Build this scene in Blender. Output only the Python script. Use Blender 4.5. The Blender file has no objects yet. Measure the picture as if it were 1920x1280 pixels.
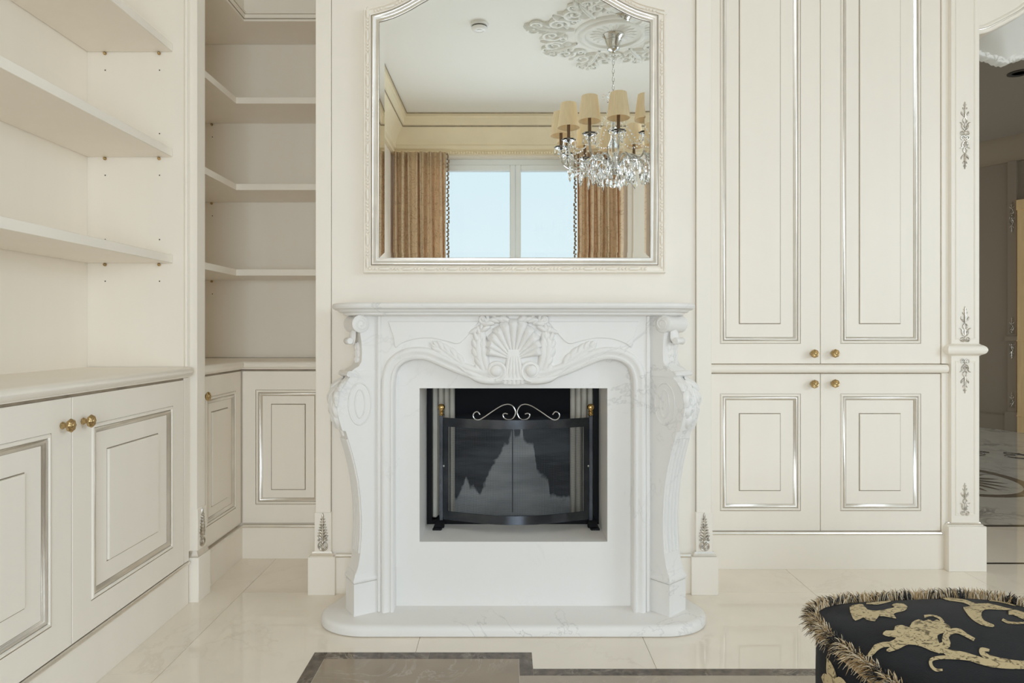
import bpy, bmesh, math, random
from mathutils import Vector, Matrix

random.seed(7)
PI = math.pi
sc = bpy.context.scene
COL = sc.collection

# ------------------------------------------------------------------ camera
F, CX, CY, CAM_H = 1250.0, 949.0, 620.0, 1.10
cam_d = bpy.data.cameras.new('camera')
cam = bpy.data.objects.new('camera', cam_d); COL.objects.link(cam)
cam.location = (0, 0, CAM_H); cam.rotation_euler = (PI/2, 0, 0)
cam_d.sensor_width = 36.0; cam_d.lens = 36.0*F/1920.0
cam_d.shift_x = (960-CX)/1920.0; cam_d.shift_y = -(640-CY)/1920.0
cam_d.clip_start = 0.02; cam_d.clip_end = 200
sc.camera = cam

# ------------------------------------------------------------------ view, world, lights
sc.view_settings.view_transform = 'Standard'
sc.view_settings.look = 'None'
sc.view_settings.gamma = 1.0
sc.view_settings.use_curve_mapping = False
sc.view_settings.exposure = -0.05
sc.cycles.max_bounces = 16; sc.cycles.diffuse_bounces = 12; sc.cycles.glossy_bounces = 6; sc.cycles.transmission_bounces = 10

world = bpy.data.worlds.new('sky'); sc.world = world; world.use_nodes = True
wn = world.node_tree.nodes; wl = world.node_tree.links
bg = wn['Background']
tc = wn.new('ShaderNodeTexCoord'); sx = wn.new('ShaderNodeSeparateXYZ'); rp = wn.new('ShaderNodeValToRGB')
wl.new(tc.outputs['Generated'], sx.inputs[0]); wl.new(sx.outputs['Z'], rp.inputs[0]); wl.new(rp.outputs[0], bg.inputs[0])
rp.color_ramp.elements[0].position = 0.0; rp.color_ramp.elements[0].color = (0.82, 0.93, 0.985, 1)
rp.color_ramp.elements[1].position = 0.45; rp.color_ramp.elements[1].color = (0.66, 0.85, 0.97, 1)
bg.inputs[1].default_value = 1.12

def area_light(name, loc, rot, sx_, sy_, power, col):
    d = bpy.data.lights.new(name, 'AREA'); d.shape = 'RECTANGLE'; d.size = sx_; d.size_y = sy_
    d.energy = power; d.color = col
    o = bpy.data.objects.new(name, d); COL.objects.link(o); o.location = loc; o.rotation_euler = rot
    return o
# daylight entering by the two tall windows of the room that lie outside the picture
area_light('daylight_right_window', (4.40, -0.35, 2.1), (0, PI/2-0.6, 0), 1.6, 2.3, 61, (0.78, 0.895, 1.0))
# daylight through the lower half of the window behind the camera
area_light('daylight_window_lower', (-0.02, -2.02, 1.12), (PI/2-0.2, 0, 0), 1.6, 1.3, 76, (0.78, 0.895, 1.0))
# added fill light that brightens the hall, out of sight behind the cupboards
area_light('hall_fill_light', (3.1, 9.0, 1.7), (-PI/2, 0, 0), 1.6, 2.2, 16, (1.0, 0.93, 0.82))

# ------------------------------------------------------------------ materials
def new_mat(name):
    m = bpy.data.materials.new(name); m.use_nodes = True
    return m, m.node_tree.nodes, m.node_tree.links, m.node_tree.nodes['Principled BSDF']

def mat(name, col, rough=0.5, metal=0.0, var=0.0, scale=6.0, bump=0.0, bscale=60.0, stretch=(1, 1, 1), **kw):
    m, n, l, b = new_mat(name)
    b.inputs['Base Color'].default_value = (*col, 1); b.inputs['Roughness'].default_value = rough
    b.inputs['Metallic'].default_value = metal
    for k, v in kw.items(): b.inputs[k.replace('_', ' ')].default_value = v
    if var or bump:
        t = n.new('ShaderNodeTexCoord'); mp = n.new('ShaderNodeMapping'); mp.inputs['Scale'].default_value = stretch
        l.new(t.outputs['Object'], mp.inputs[0])
        if var:
            nz = n.new('ShaderNodeTexNoise'); nz.inputs['Scale'].default_value = scale; nz.inputs['Detail'].default_value = 6
            l.new(mp.outputs[0], nz.inputs['Vector'])
            r = n.new('ShaderNodeValToRGB')
            r.color_ramp.elements[0].position = 0.3; r.color_ramp.elements[1].position = 0.7
            r.color_ramp.elements[0].color = (*[c*(1-var) for c in col], 1)
            r.color_ramp.elements[1].color = (*[min(1, c*(1+var)) for c in col], 1)
            l.new(nz.outputs['Fac'], r.inputs[0]); l.new(r.outputs[0], b.inputs['Base Color'])
        if bump:
            nb = n.new('ShaderNodeTexNoise'); nb.inputs['Scale'].default_value = bscale; nb.inputs['Detail'].default_value = 4
            l.new(mp.outputs[0], nb.inputs['Vector'])
            bp = n.new('ShaderNodeBump'); bp.inputs['Strength'].default_value = bump; bp.inputs['Distance'].default_value = 0.002
            l.new(nb.outputs['Fac'], bp.inputs['Height']); l.new(bp.outputs[0], b.inputs['Normal'])
    return m

def marble(name, base, vein, rough, vscale=1.3, width=0.035, amount=0.8, cloud=0.04, dist=1.6, rnd=0.0, spec=0.5):
    m, n, l, b = new_mat(name)
    t = n.new('ShaderNodeTexCoord')
    vec = t.outputs['Object']
    if rnd:
        oi = n.new('ShaderNodeObjectInfo'); va = n.new('ShaderNodeVectorMath'); va.operation = 'MULTIPLY_ADD'
        cmb = n.new('ShaderNodeCombineXYZ')
        for i in range(3): l.new(oi.outputs['Random'], cmb.inputs[i])
        va.inputs[1].default_value = (37, 19, 11)
        l.new(cmb.outputs[0], va.inputs[0]); l.new(t.outputs['Object'], va.inputs[2]); vec = va.outputs[0]
    n1 = n.new('ShaderNodeTexNoise'); n1.inputs['Scale'].default_value = vscale; n1.inputs['Detail'].default_value = 7
    n1.inputs['Roughness'].default_value = 0.62; n1.inputs['Distortion'].default_value = dist
    l.new(vec, n1.inputs['Vector'])
    sb = n.new('ShaderNodeMath'); sb.operation = 'SUBTRACT'; sb.inputs[1].default_value = 0.5; l.new(n1.outputs['Fac'], sb.inputs[0])
    ab = n.new('ShaderNodeMath'); ab.operation = 'ABSOLUTE'; l.new(sb.outputs[0], ab.inputs[0])
    r = n.new('ShaderNodeValToRGB'); r.color_ramp.elements[0].position = 0.0; r.color_ramp.elements[1].position = width
    r.color_ramp.elements[0].color = (1, 1, 1, 1); r.color_ramp.elements[1].color = (0, 0, 0, 1)
    l.new(ab.outputs[0], r.inputs[0])
    n2 = n.new('ShaderNodeTexNoise'); n2.inputs['Scale'].default_value = vscale*0.8; n2.inputs['Detail'].default_value = 3
    l.new(vec, n2.inputs['Vector'])
    r2 = n.new('ShaderNodeValToRGB'); r2.color_ramp.elements[0].position = 0.47; r2.color_ramp.elements[1].position = 0.66
    l.new(n2.outputs['Fac'], r2.inputs[0])
    mu = n.new('ShaderNodeMath'); mu.operation = 'MULTIPLY'; l.new(r.outputs[0], mu.inputs[0]); l.new(r2.outputs[0], mu.inputs[1])
    mu2 = n.new('ShaderNodeMath'); mu2.operation = 'MULTIPLY'; mu2.inputs[1].default_value = amount; l.new(mu.outputs[0], mu2.inputs[0])
    n3 = n.new('ShaderNodeTexNoise'); n3.inputs['Scale'].default_value = vscale*2.5; n3.inputs['Detail'].default_value = 8
    l.new(vec, n3.inputs['Vector'])
    rc = n.new('ShaderNodeValToRGB'); rc.color_ramp.elements[0].position = 0.3; rc.color_ramp.elements[1].position = 0.7
    rc.color_ramp.elements[0].color = (*[c*(1-cloud) for c in base], 1); rc.color_ramp.elements[1].color = (*[min(1, c*(1+cloud)) for c in base], 1)
    l.new(n3.outputs['Fac'], rc.inputs[0])
    mx = n.new('ShaderNodeMix'); mx.data_type = 'RGBA'
    l.new(mu2.outputs[0], mx.inputs[0]); l.new(rc.outputs[0], mx.inputs[6]); mx.inputs[7].default_value = (*vein, 1)
    l.new(mx.outputs[2], b.inputs['Base Color'])
    b.inputs['Roughness'].default_value = rough; b.inputs['Specular IOR Level'].default_value = spec
    return m

M = {}
M['cream'] = mat('cream_lacquer', (0.905, 0.85, 0.765), 0.38, var=0.012, scale=9, bump=0.02, bscale=180, stretch=(1, 1, 0.12), Specular_IOR_Level=0.3)
M['cream_wall'] = mat('cream_wall_paint', (0.885, 0.83, 0.75), 0.5, var=0.015, scale=4)
M['glaze_and_shade'] = mat('antique_glaze_and_shade', (0.30, 0.245, 0.18), 0.45, var=0.25, scale=14)  # patina lines; also colours the painted shade strips in the cabinet gaps
M['silver'] = mat('silver_leaf', (0.83, 0.79, 0.73), 0.30, metal=0.9, var=0.08, scale=12, bump=0.08, bscale=90)
M['silver_old'] = mat('antique_silver', (0.62, 0.58, 0.52), 0.30, metal=1.0, var=0.35, scale=60)
M['brass'] = mat('antique_brass', (0.50, 0.36, 0.18), 0.28, metal=1.0, var=0.35, scale=90)
M['gold'] = mat('polished_brass', (0.78, 0.52, 0.20), 0.2, metal=1.0)
M['white_marble'] = marble('white_marble', (0.82, 0.80, 0.775), (0.42, 0.42, 0.41), 0.34, 1.5, 0.007, 0.6, 0.012, 0.9, spec=0.16)
M['floor_tile'] = marble('beige_marble_tile', (0.86, 0.79, 0.69), (0.62, 0.52, 0.41), 0.035, 1.7, 0.02, 0.30, 0.04, 1.2, rnd=1.0, spec=1.0)
M['inlay_dark'] = marble('dark_brown_marble', (0.105, 0.08, 0.06), (0.34, 0.29, 0.23), 0.10, 14, 0.06, 0.8, 0.45, 1.5, rnd=1.0)
M['inlay_brown'] = marble('brown_marble', (0.33, 0.265, 0.195), (0.56, 0.50, 0.42), 0.07, 3.0, 0.018, 0.6, 0.10, 1.6, rnd=1.0)
M['inlay_taupe'] = marble('taupe_marble', (0.42, 0.36, 0.29), (0.60, 0.50, 0.40), 0.07, 3.0, 0.012, 0.6, 0.06, 1.6, rnd=1.0)
M['hall_marble'] = marble('grey_veined_marble', (0.66, 0.63, 0.57), (0.22, 0.21, 0.20), 0.08, 2.2, 0.06, 0.85, 0.06, 2.2, rnd=1.0)
M['black_stone'] = mat('black_stone', (0.03, 0.028, 0.025), 0.12)
M['cornice'] = mat('warm_cream_cornice', (0.86, 0.76, 0.56), 0.45, var=0.03, scale=5)
M['grout'] = mat('grout', (0.50, 0.44, 0.36), 0.8)
M['ceiling'] = mat('ceiling_white', (0.86, 0.85, 0.815), 0.7)
M['plaster'] = mat('white_plaster', (0.82, 0.82, 0.79), 0.6)
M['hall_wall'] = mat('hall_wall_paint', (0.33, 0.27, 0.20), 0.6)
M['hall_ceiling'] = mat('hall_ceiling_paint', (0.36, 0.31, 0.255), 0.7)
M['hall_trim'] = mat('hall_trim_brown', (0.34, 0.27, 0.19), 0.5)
M['hall_wood'] = mat('pale_tan_wood', (0.92, 0.66, 0.34), 0.4, var=0.08, scale=4, stretch=(8, 8, 0.6))
M['black_steel'] = mat('black_steel', (0.065, 0.07, 0.08), 0.22, metal=0.9, var=0.3, scale=12)
M['dark_wire'] = mat('dark_wire', (0.06, 0.063, 0.068), 0.4, metal=0.7)
M['chrome_wire'] = mat('bright_wire', (0.75, 0.76, 0.78), 0.22, metal=1.0)
M['black_paint'] = mat('matt_black', (0.006, 0.006, 0.007), 0.6, Specular_IOR_Level=0.2)
M['refractory'] = mat('cream_refractory', (0.60, 0.56, 0.48), 0.7, var=0.06, scale=20)
M['mirror'] = mat('mirror_silver', (0.93, 0.945, 0.93), 0.0, metal=1.0)
M['white_plastic'] = mat('white_plastic', (0.85, 0.85, 0.84), 0.4)
M['dark_detail'] = mat('dark_detail', (0.05, 0.045, 0.04), 0.5)
M['upvc'] = mat('window_frame_white', (0.90, 0.94, 0.96), 0.35)
M['chrome'] = mat('chrome', (0.62, 0.62, 0.60), 0.14, metal=1.0)
M['shade'] = mat('pleated_silk_shade', (0.93, 0.78, 0.54), 0.85, var=0.05, scale=80, stretch=(1, 1, 0.02), bump=0.2, bscale=220)
M['candle'] = mat('brown_candle_tube', (0.16, 0.10, 0.06), 0.5)
M['tassel'] = mat('curtain_tassel', (0.28, 0.20, 0.12), 0.8, var=0.4, scale=60)
M['fringe_tan'] = mat('fringe_tan', (0.46, 0.32, 0.16), 0.6)
M['fringe_cream'] = mat('fringe_cream', (0.72, 0.60, 0.43), 0.55)
M['fringe_black'] = mat('fringe_black', (0.02, 0.016, 0.014), 0.6)
M['velvet'] = mat('black_velvet', (0.007, 0.0075, 0.010), 0.75, var=0.6, scale=9, bump=0.2, bscale=300, Sheen_Weight=0.06, Specular_IOR_Level=0.15)
M['damask'] = None
M['crystal'] = None

def special_mats():
    # woven gold damask with dark shading threads
    m, n, l, b = new_mat('gold_damask')
    t = n.new('ShaderNodeTexCoord'); nz = n.new('ShaderNodeTexNoise'); nz.inputs['Scale'].default_value = 52
    nz.inputs['Detail'].default_value = 6; nz.inputs['Distortion'].default_value = 2.5
    l.new(t.outputs['Object'], nz.inputs['Vector'])
    r = n.new('ShaderNodeValToRGB')
    e = r.color_ramp.elements
    e[0].position = 0.40; e[0].color = (0.13, 0.095, 0.04, 1); e[1].position = 0.47; e[1].color = (0.58, 0.47, 0.27, 1)
    l.new(nz.outputs['Fac'], r.inputs[0]); l.new(r.outputs[0], b.inputs['Base Color'])
    b.inputs['Roughness'].default_value = 0.55
    M['damask'] = m
    # crystal
    m, n, l, b = new_mat('cut_crystal')
    b.inputs['Base Color'].default_value = (1, 1, 1, 1); b.inputs['Roughness'].default_value = 0.02
    b.inputs['Transmission Weight'].default_value = 1.0; b.inputs['IOR'].default_value = 1.6
    M['crystal'] = m
    # window glass: thin pane, fresnel reflection over a clear film
    m, n, l, b = new_mat('window_glass'); n.remove(b)
    out = n['Material Output']; tr = n.new('ShaderNodeBsdfTransparent'); gl = n.new('ShaderNodeBsdfGlossy'); gl.inputs['Roughness'].default_value = 0.02
    tr.inputs['Color'].default_value = (0.97, 0.985, 0.98, 1)
    fr = n.new('ShaderNodeFresnel'); fr.inputs['IOR'].default_value = 1.3
    mx = n.new('ShaderNodeMixShader'); l.new(fr.outputs[0], mx.inputs[0]); l.new(tr.outputs[0], mx.inputs[1]); l.new(gl.outputs[0], mx.inputs[2])
    l.new(mx.outputs[0], out.inputs['Surface']); M['glass'] = m
    # curtain silk: translucent brown gold with woven vines
    m, n, l, b = new_mat('curtain_silk')
    out = n['Material Output']
    t = n.new('ShaderNodeTexCoord'); nz = n.new('ShaderNodeTexNoise'); nz.inputs['Scale'].default_value = 9; nz.inputs['Detail'].default_value = 3
    nz.inputs['Distortion'].default_value = 1.5
    l.new(t.outputs['Object'], nz.inputs['Vector'])
    sb = n.new('ShaderNodeMath'); sb.operation = 'SUBTRACT'; sb.inputs[1].default_value = 0.5; l.new(nz.outputs['Fac'], sb.inputs[0])
    ab = n.new('ShaderNodeMath'); ab.operation = 'ABSOLUTE'; l.new(sb.outputs[0], ab.inputs[0])
    r = n.new('ShaderNodeValToRGB'); r.color_ramp.elements[0].position = 0.0; r.color_ramp.elements[1].position = 0.03
    r.color_ramp.elements[0].color = (0.60, 0.44, 0.27, 1); r.color_ramp.elements[1].color = (0.90, 0.75, 0.51, 1)
    l.new(ab.outputs[0], r.inputs[0]); l.new(r.outputs[0], b.inputs['Base Color'])
    b.inputs['Roughness'].default_value = 0.45; b.inputs['Sheen Weight'].default_value = 0.3
    tl = n.new('ShaderNodeBsdfTranslucent'); tl.inputs['Color'].default_value = (0.8, 0.42, 0.14, 1)
    mx = n.new('ShaderNodeMixShader'); mx.inputs[0].default_value = 0.3
    l.new(b.outputs[0], mx.inputs[1]); l.new(tl.outputs[0], mx.inputs[2]); l.new(mx.outputs[0], out.inputs['Surface'])
    M['curtain'] = m
    # sooted firebox glass: an irregular burnt-clean patch with a ragged upper edge, object x / z in metres about the pane centre
    m, n, l, b = new_mat('sooted_glass')
    t = n.new('ShaderNodeTexCoord'); sp = n.new('ShaderNodeSeparateXYZ'); l.new(t.outputs['Object'], sp.inputs[0])
    mr = n.new('ShaderNodeMapRange'); mr.inputs[1].default_value = -0.36; mr.inputs[2].default_value = 0.36
    l.new(sp.outputs['X'], mr.inputs[0])
    fc = n.new('ShaderNodeFloatCurve'); cv = fc.mapping.curves[0]
    pts = [(0.0, .10), (.16, .12), (.19, .22), (.215, .30), (.24, .22), (.26, .24), (.30, .16), (.33, .24), (.36, .36), (.38, .42), (.42, .50),
           (.45, .60), (.47, .60), (.485, .66), (.505, .74), (.515, .66), (.545, .66), (.556, .84), (.566, .66), (.60, .60), (.63, .58), (.65, .36), (.69, .30), (.72, .28), (.73, .15), (.80, .12), (1.0, .10)]
    while len(cv.points) < len(pts): cv.points.new(0.5, 0.5)
    for q, pnt in zip(cv.points, pts): q.location = pnt; q.handle_type = 'VECTOR'
    fc.mapping.update()
    l.new(mr.outputs[0], fc.inputs['Value'])
    mz = n.new('ShaderNodeMapRange'); mz.inputs[1].default_value = 0.30; mz.inputs[2].default_value = 0.80; l.new(sp.outputs['Z'], mz.inputs[0])
    nz = n.new('ShaderNodeTexNoise'); nz.inputs['Scale'].default_value = 26; nz.inputs['Detail'].default_value = 6; l.new(t.outputs['Object'], nz.inputs['Vector'])
    ad = n.new('ShaderNodeMath'); ad.operation = 'MULTIPLY_ADD'; ad.inputs[1].default_value = 0.16; l.new(nz.outputs['Fac'], ad.inputs[0]); l.new(mz.outputs[0], ad.inputs[2])
    s1 = n.new('ShaderNodeMath'); s1.operation = 'SUBTRACT'; l.new(fc.outputs[0], s1.inputs[0]); l.new(ad.outputs[0], s1.inputs[1])
    m1 = n.new('ShaderNodeMapRange'); m1.inputs[1].default_value = -0.10; m1.inputs[2].default_value = -0.06; l.new(s1.outputs[0], m1.inputs[0])
    n4 = n.new('ShaderNodeTexNoise'); n4.inputs['Scale'].default_value = 5; n4.inputs['Detail'].default_value = 4
    mp = n.new('ShaderNodeMapping'); mp.inputs['Scale'].default_value = (0.5, 1, 3.0); l.new(t.outputs['Object'], mp.inputs[0]); l.new(mp.outputs[0], n4.inputs['Vector'])
    rd = n.new('ShaderNodeValToRGB'); rd.color_ramp.elements[0].position = .42; rd.color_ramp.elements[1].position = .66
    rd.color_ramp.elements[0].color = (0.003, 0.0035, 0.005, 1); rd.color_ramp.elements[1].color = (0.055, 0.063, 0.072, 1); l.new(n4.outputs['Fac'], rd.inputs[0])
    rl = n.new('ShaderNodeValToRGB'); rl.color_ramp.elements[0].position = .35; rl.color_ramp.elements[1].position = .7
    rl.color_ramp.elements[0].color = (0.24, 0.25, 0.255, 1); rl.color_ramp.elements[1].color = (0.50, 0.51, 0.51, 1); l.new(n4.outputs['Fac'], rl.inputs[0])
    # soot only hangs below the top band of the pane, which stays black
    mt = n.new('ShaderNodeMapRange'); mt.inputs[1].default_value = 0.735; mt.inputs[2].default_value = 0.70; l.new(sp.outputs['Z'], mt.inputs[0])
    dk = n.new('ShaderNodeMix'); dk.data_type = 'RGBA'; l.new(mt.outputs[0], dk.inputs[0]); dk.inputs[6].default_value = (0.004, 0.004, 0.006, 1); l.new(rd.outputs[0], dk.inputs[7])
    mx = n.new('ShaderNodeMix'); mx.data_type = 'RGBA'; l.new(m1.outputs[0], mx.inputs[0]); l.new(dk.outputs[2], mx.inputs[6]); l.new(rl.outputs[0], mx.inputs[7])
    l.new(mx.outputs[2], b.inputs['Base Color']); b.inputs['Roughness'].default_value = 0.5; b.inputs['Specular IOR Level'].default_value = 0.08
    M['soot'] = m
special_mats()

# ------------------------------------------------------------------ mesh building helpers
def Pt(px, py, Y):
    return Vector(((px-CX)*Y/F, Y, CAM_H-(py-CY)*Y/F))
def X_(px, Y): return (px-CX)*Y/F
def Z_(py, Y): return CAM_H-(py-CY)*Y/F

WM = {}
def wmat(o): return WM.get(o.name, Matrix.Identity(4)) if o else Matrix.Identity(4)

def tag(o, label=None, cat=None, group=None, kind=None):
    if label: o['label'] = label
    if cat: o['category'] = cat
    if group: o['group'] = group
    if kind: o['kind'] = kind
    return o

def empty(name, loc=(0, 0, 0), rz=0.0, label=None, cat=None, group=None, kind=None):
    o = bpy.data.objects.new(name, None); COL.objects.link(o)
    o.empty_display_size = 0.1
    o.location = loc; o.rotation_euler = (0, 0, rz)
    WM[o.name] = Matrix.Translation(Vector(loc)) @ Matrix.Rotation(rz, 4, 'Z')
    return tag(o, label, cat, group, kind)

def plane_map(o, ua, ub, un):
    o, ua, ub, un = Vector(o), Vector(ua), Vector(ub), Vector(un)
    return lambda a, b, h: o+ua*a+ub*b+un*h

class MB:
    def __init__(s): s.v = []; s.f = []; s.mi = []
    def add(s, vs, fs, mi=0):
        k = len(s.v); s.v += [Vector(p) for p in vs]
        for f in fs: s.f.append([i+k for i in f]); s.mi.append(mi)
        return s
    def box(s, x0, x1, y0, y1, z0, z1, b=0.0, mi=0):
        lo = (min(x0, x1), min(y0, y1), min(z0, z1)); hi = (max(x0, x1), max(y0, y1), max(z0, z1))
        if b <= 0:
            vs = [(X, Y, Z) for X in (lo[0], hi[0]) for Y in (lo[1], hi[1]) for Z in (lo[2], hi[2])]
            return s.add(vs, [(0, 1, 3, 2), (4, 6, 7, 5), (0, 4, 5, 1), (2, 3, 7, 6), (0, 2, 6, 4), (1, 5, 7, 3)], mi)
        b = min(b, min(hi[i]-lo[i] for i in range(3))*0.49)
        vs = []; ix = {}
        for sx in (0, 1):
            for sy in (0, 1):
                for sz in (0, 1):
                    sg = (sx, sy, sz)
                    for ax in range(3):
                        p = []
                        for i in range(3):
                            e = hi[i] if sg[i] else lo[i]
                            if i != ax: e += -b if sg[i] else b
                            p.append(e)
                        ix[(sg, ax)] = len(vs); vs.append(p)
        fs = []
        for ax in range(3):
            o1, o2 = [i for i in range(3) if i != ax]
            for sg in (0, 1):
                q = []
                for (u, w) in ((0, 0), (1, 0), (1, 1), (0, 1)):
                    k = [0, 0, 0]; k[ax] = sg; k[o1] = u; k[o2] = w; q.append(ix[(tuple(k), ax)])
                fs.append(q)
        for c in range(3):
            a, d = [i for i in range(3) if i != c]
            for sa in (0, 1):
                for sd in (0, 1):
                    k0 = [0, 0, 0]; k0[a] = sa; k0[d] = sd; k1 = list(k0); k1[c] = 1
                    k0, k1 = tuple(k0), tuple(k1)
                    fs.append([ix[(k0, a)], ix[(k1, a)], ix[(k1, d)], ix[(k0, d)]])
        for sx in (0, 1):
            for sy in (0, 1):
                for sz in (0, 1):
                    fs.append([ix[((sx, sy, sz), i)] for i in range(3)])
        return s.add(vs, fs, mi)
    def rings(s, rings, closed=True, caps=True, mi=0, loop=False):
        n = len(rings[0]); k = len(s.v)
        for r in rings: s.v += [Vector(p) for p in r]
        R = len(rings)
        for i in range(R if loop else R-1):
            i2 = (i+1) % R
            for j in range(n if closed else n-1):
                j2 = (j+1) % n
                s.f.append([k+i*n+j, k+i*n+j2, k+i2*n+j2, k+i2*n+j]); s.mi.append(mi)
        if caps and closed and not loop:
            s.f.append([k+j for j in range(n)][::-1]); s.mi.append(mi)
            s.f.append([k+(R-1)*n+j for j in range(n)]); s.mi.append(mi)
        return s
    def prism(s, poly, mp, h0, h1, mi=0, bev=0.0):
        # poly in (a,b); extruded from h0 to h1 by map; optional chamfer at h1
        if bev:
            ins = offset_poly(poly, -bev)
            return s.rings([[mp(a, b, h0) for a, b in poly], [mp(a, b, h1-bev) for a, b in poly], [mp(a, b, h1) for a, b in ins]], mi=mi)
        return s.rings([[mp(a, b, h0) for a, b in poly], [mp(a, b, h1) for a, b in poly]], mi=mi)
    def stack(s, outline, levels, mi=0):
        # horizontal outline (x,y) offset inward by inset at each z
        rs = []
        for ins, z in levels:
            o = offset_poly(outline, -ins) if ins else outline
            rs.append([(a, b, z) for a, b in o])
        return s.rings(rs, mi=mi)
    def lathe(s, prof, n=24, M4=None, flute=0.0, nf=8, mi=0):
        M4 = M4 or Matrix.Identity(4); rs = []
        for r, h in prof:
            rs.append([M4 @ Vector((r*(1+flute*math.cos(nf*2*PI*j/n))*math.cos(2*PI*j/n), r*(1+flute*math.cos(nf*2*PI*j/n))*math.sin(2*PI*j/n), h)) for j in range(n)])
        return s.rings(rs, mi=mi)
    def tube(s, pts, r, n=6, closed=False, mi=0):
        pts = [Vector(p) for p in pts]; N = len(pts); rs = []; prev = None
        for i, p in enumerate(pts):
            if closed: t = pts[(i+1) % N]-pts[i-1]
            else: t = pts[min(i+1, N-1)]-pts[max(i-1, 0)]
            if t.length < 1e-9: t = Vector((0, 0, 1))
            t.normalize()
            if prev is None:
                a = Vector((0, 0, 1)) if abs(t.z) < 0.9 else Vector((1, 0, 0))
                u = t.cross(a).normalized()
            else:
                u = prev-t*prev.dot(t); u = u.normalized() if u.length > 1e-6 else t.orthogonal().normalized()
            prev = u; w = t.cross(u); rr = r[i] if isinstance(r, (list, tuple)) else r
            rs.append([p+u*rr*math.cos(2*PI*j/n)+w*rr*math.sin(2*PI*j/n) for j in range(n)])
        return s.rings(rs, mi=mi, loop=closed)
    def ball(s, c, r, n=10, m=6, sc3=(1, 1, 1), mi=0):
        c = Vector(c); rs = []
        for i in range(m+1):
            th = PI*i/m; th = min(max(th, 0.02), PI-0.02)
            rs.append([c+Vector((r*sc3[0]*math.sin(th)*math.cos(2*PI*j/n), r*sc3[1]*math.sin(th)*math.sin(2*PI*j/n), r*sc3[2]*math.cos(th))) for j in range(n)])
        return s.rings(rs, mi=mi)
    def sweep(s, prof, path, mp, closed=False, mi=0, pc=False):
        # prof: (offset to the left of travel, height); path: (a,b); pc: profile closed
        N = len(path); rs = []
        P2 = [Vector((a, b)) for a, b in path]
        for i in range(N):
            if closed: d0 = (P2[i]-P2[i-1]); d1 = (P2[(i+1) % N]-P2[i])
            else:
                d1 = (P2[i+1]-P2[i]) if i < N-1 else (P2[i]-P2[i-1]); d0 = (P2[i]-P2[i-1]) if i > 0 else d1
            d0.normalize(); d1.normalize()
            n0 = Vector((-d0.y, d0.x)); n1 = Vector((-d1.y, d1.x)); nn = n0+n1
            nn = nn.normalized() if nn.length > 1e-6 else n0
            k = 1.0/max(0.35, nn.dot(n0))
            rs.append([mp(P2[i].x+nn.x*o*k, P2[i].y+nn.y*o*k, h) for o, h in prof])
        return s.rings(rs, closed=pc, caps=pc, mi=mi, loop=closed)
    def petal(s, mp, a, b, ang, L, W, Hh, curl=0.0, n=7, m=4, base=0.25, tip=0.06, crease=0.0, rise=0.0, mi=0):
        # a leaf lobe lying on a surface: ang measured from +b (up), positive to +a
        rows = []; x, y, t = a, b, ang; st = L/n
        for i in range(n+1):
            f = i/n
            w = W*0.5*(base+(1-base)*math.sin(PI*min(1, (0.08+0.92*f))**0.8)) if f < 0.55 else W*0.5*max(tip, math.sin(PI*(0.5+0.5*((f-0.55)/0.45)))**0.8*(1.0-0.02))
            if f >= 0.55: w = W*0.5*max(tip, math.cos(PI/2*((f-0.55)/0.45))**0.75)
            elif f < 0.55: w = W*0.5*(base+(1-base)*math.sin(PI/2*f/0.55))
            hh = Hh*(0.45+0.55*math.sin(PI*min(1, f*0.95+0.05)))
            row = []
            for j in range(-m, m+1):
                q = j/m
                px = x+math.cos(t)*w*q; py = y-math.sin(t)*w*q
                h = hh*(max(0, 1-q*q))**0.6-crease*Hh*math.exp(-(q*5)**2)+rise*f*Hh
                if abs(j) == m: h = -0.001
                row.append(mp(px, py, h))
            rows.append(row)
            x += math.sin(t)*st; y += math.cos(t)*st; t += curl/n
        return s.rings(rows, closed=False, caps=False, mi=mi)
    def scroll(s, mp, a, b, r0, r1, turns, a0, sgn, tr, h=0.0, n=26, seg=6, taper=0.6, mi=0):
        pts = []; rr = []
        for i in range(n+1):
            f = i/n; ang = a0+sgn*turns*2*PI*f; r = r0+(r1-r0)*f
            pts.append(mp(a+r*math.cos(ang), b+r*math.sin(ang), h)); rr.append(tr*(1-(1-taper)*f))
        return s.tube(pts, rr, seg, mi=mi)
    def build(s, name, mats, parent=None, world=True, loc=None, rz=0.0, sharp=38, kind=None, smooth=True):
        me = bpy.data.meshes.new(name)
        if parent is not None and world:
            inv = wmat(parent).inverted(); vs = [inv @ v for v in s.v]
        else: vs = s.v
        me.from_pydata([tuple(v) for v in vs], [], s.f)
        if not isinstance(mats, (list, tuple)): mats = [mats]
        for m in mats: me.materials.append(M[m] if isinstance(m, str) else m)
        if len(mats) > 1: me.polygons.foreach_set('material_index', s.mi)
        bm = bmesh.new(); bm.from_mesh(me); bmesh.ops.recalc_face_normals(bm, faces=bm.faces); bm.to_mesh(me); bm.free()
        if smooth:
            me.polygons.foreach_set('use_smooth', [True]*len(me.polygons)); me.set_sharp_from_angle(angle=math.radians(sharp))
        me.update()
        return put(name, me, parent, loc, rz, kind)

def put(name, me, parent=None, loc=None, rz=0.0, kind=None, rot=None):
    o = bpy.data.objects.new(name, me); COL.objects.link(o)
    if parent is not None: o.parent = parent
    L = Matrix.Identity(4)
    if loc is not None: o.location = loc; L = Matrix.Translation(Vector(loc))
    if rot is not None: o.rotation_euler = rot; L = L @ rot.to_matrix().to_4x4() if hasattr(rot, 'to_matrix') else L
    elif rz: o.rotation_euler = (0, 0, rz); L = L @ Matrix.Rotation(rz, 4, 'Z')
    WM[o.name] = wmat(parent) @ L
    if kind: o['kind'] = kind
    return o

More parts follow.
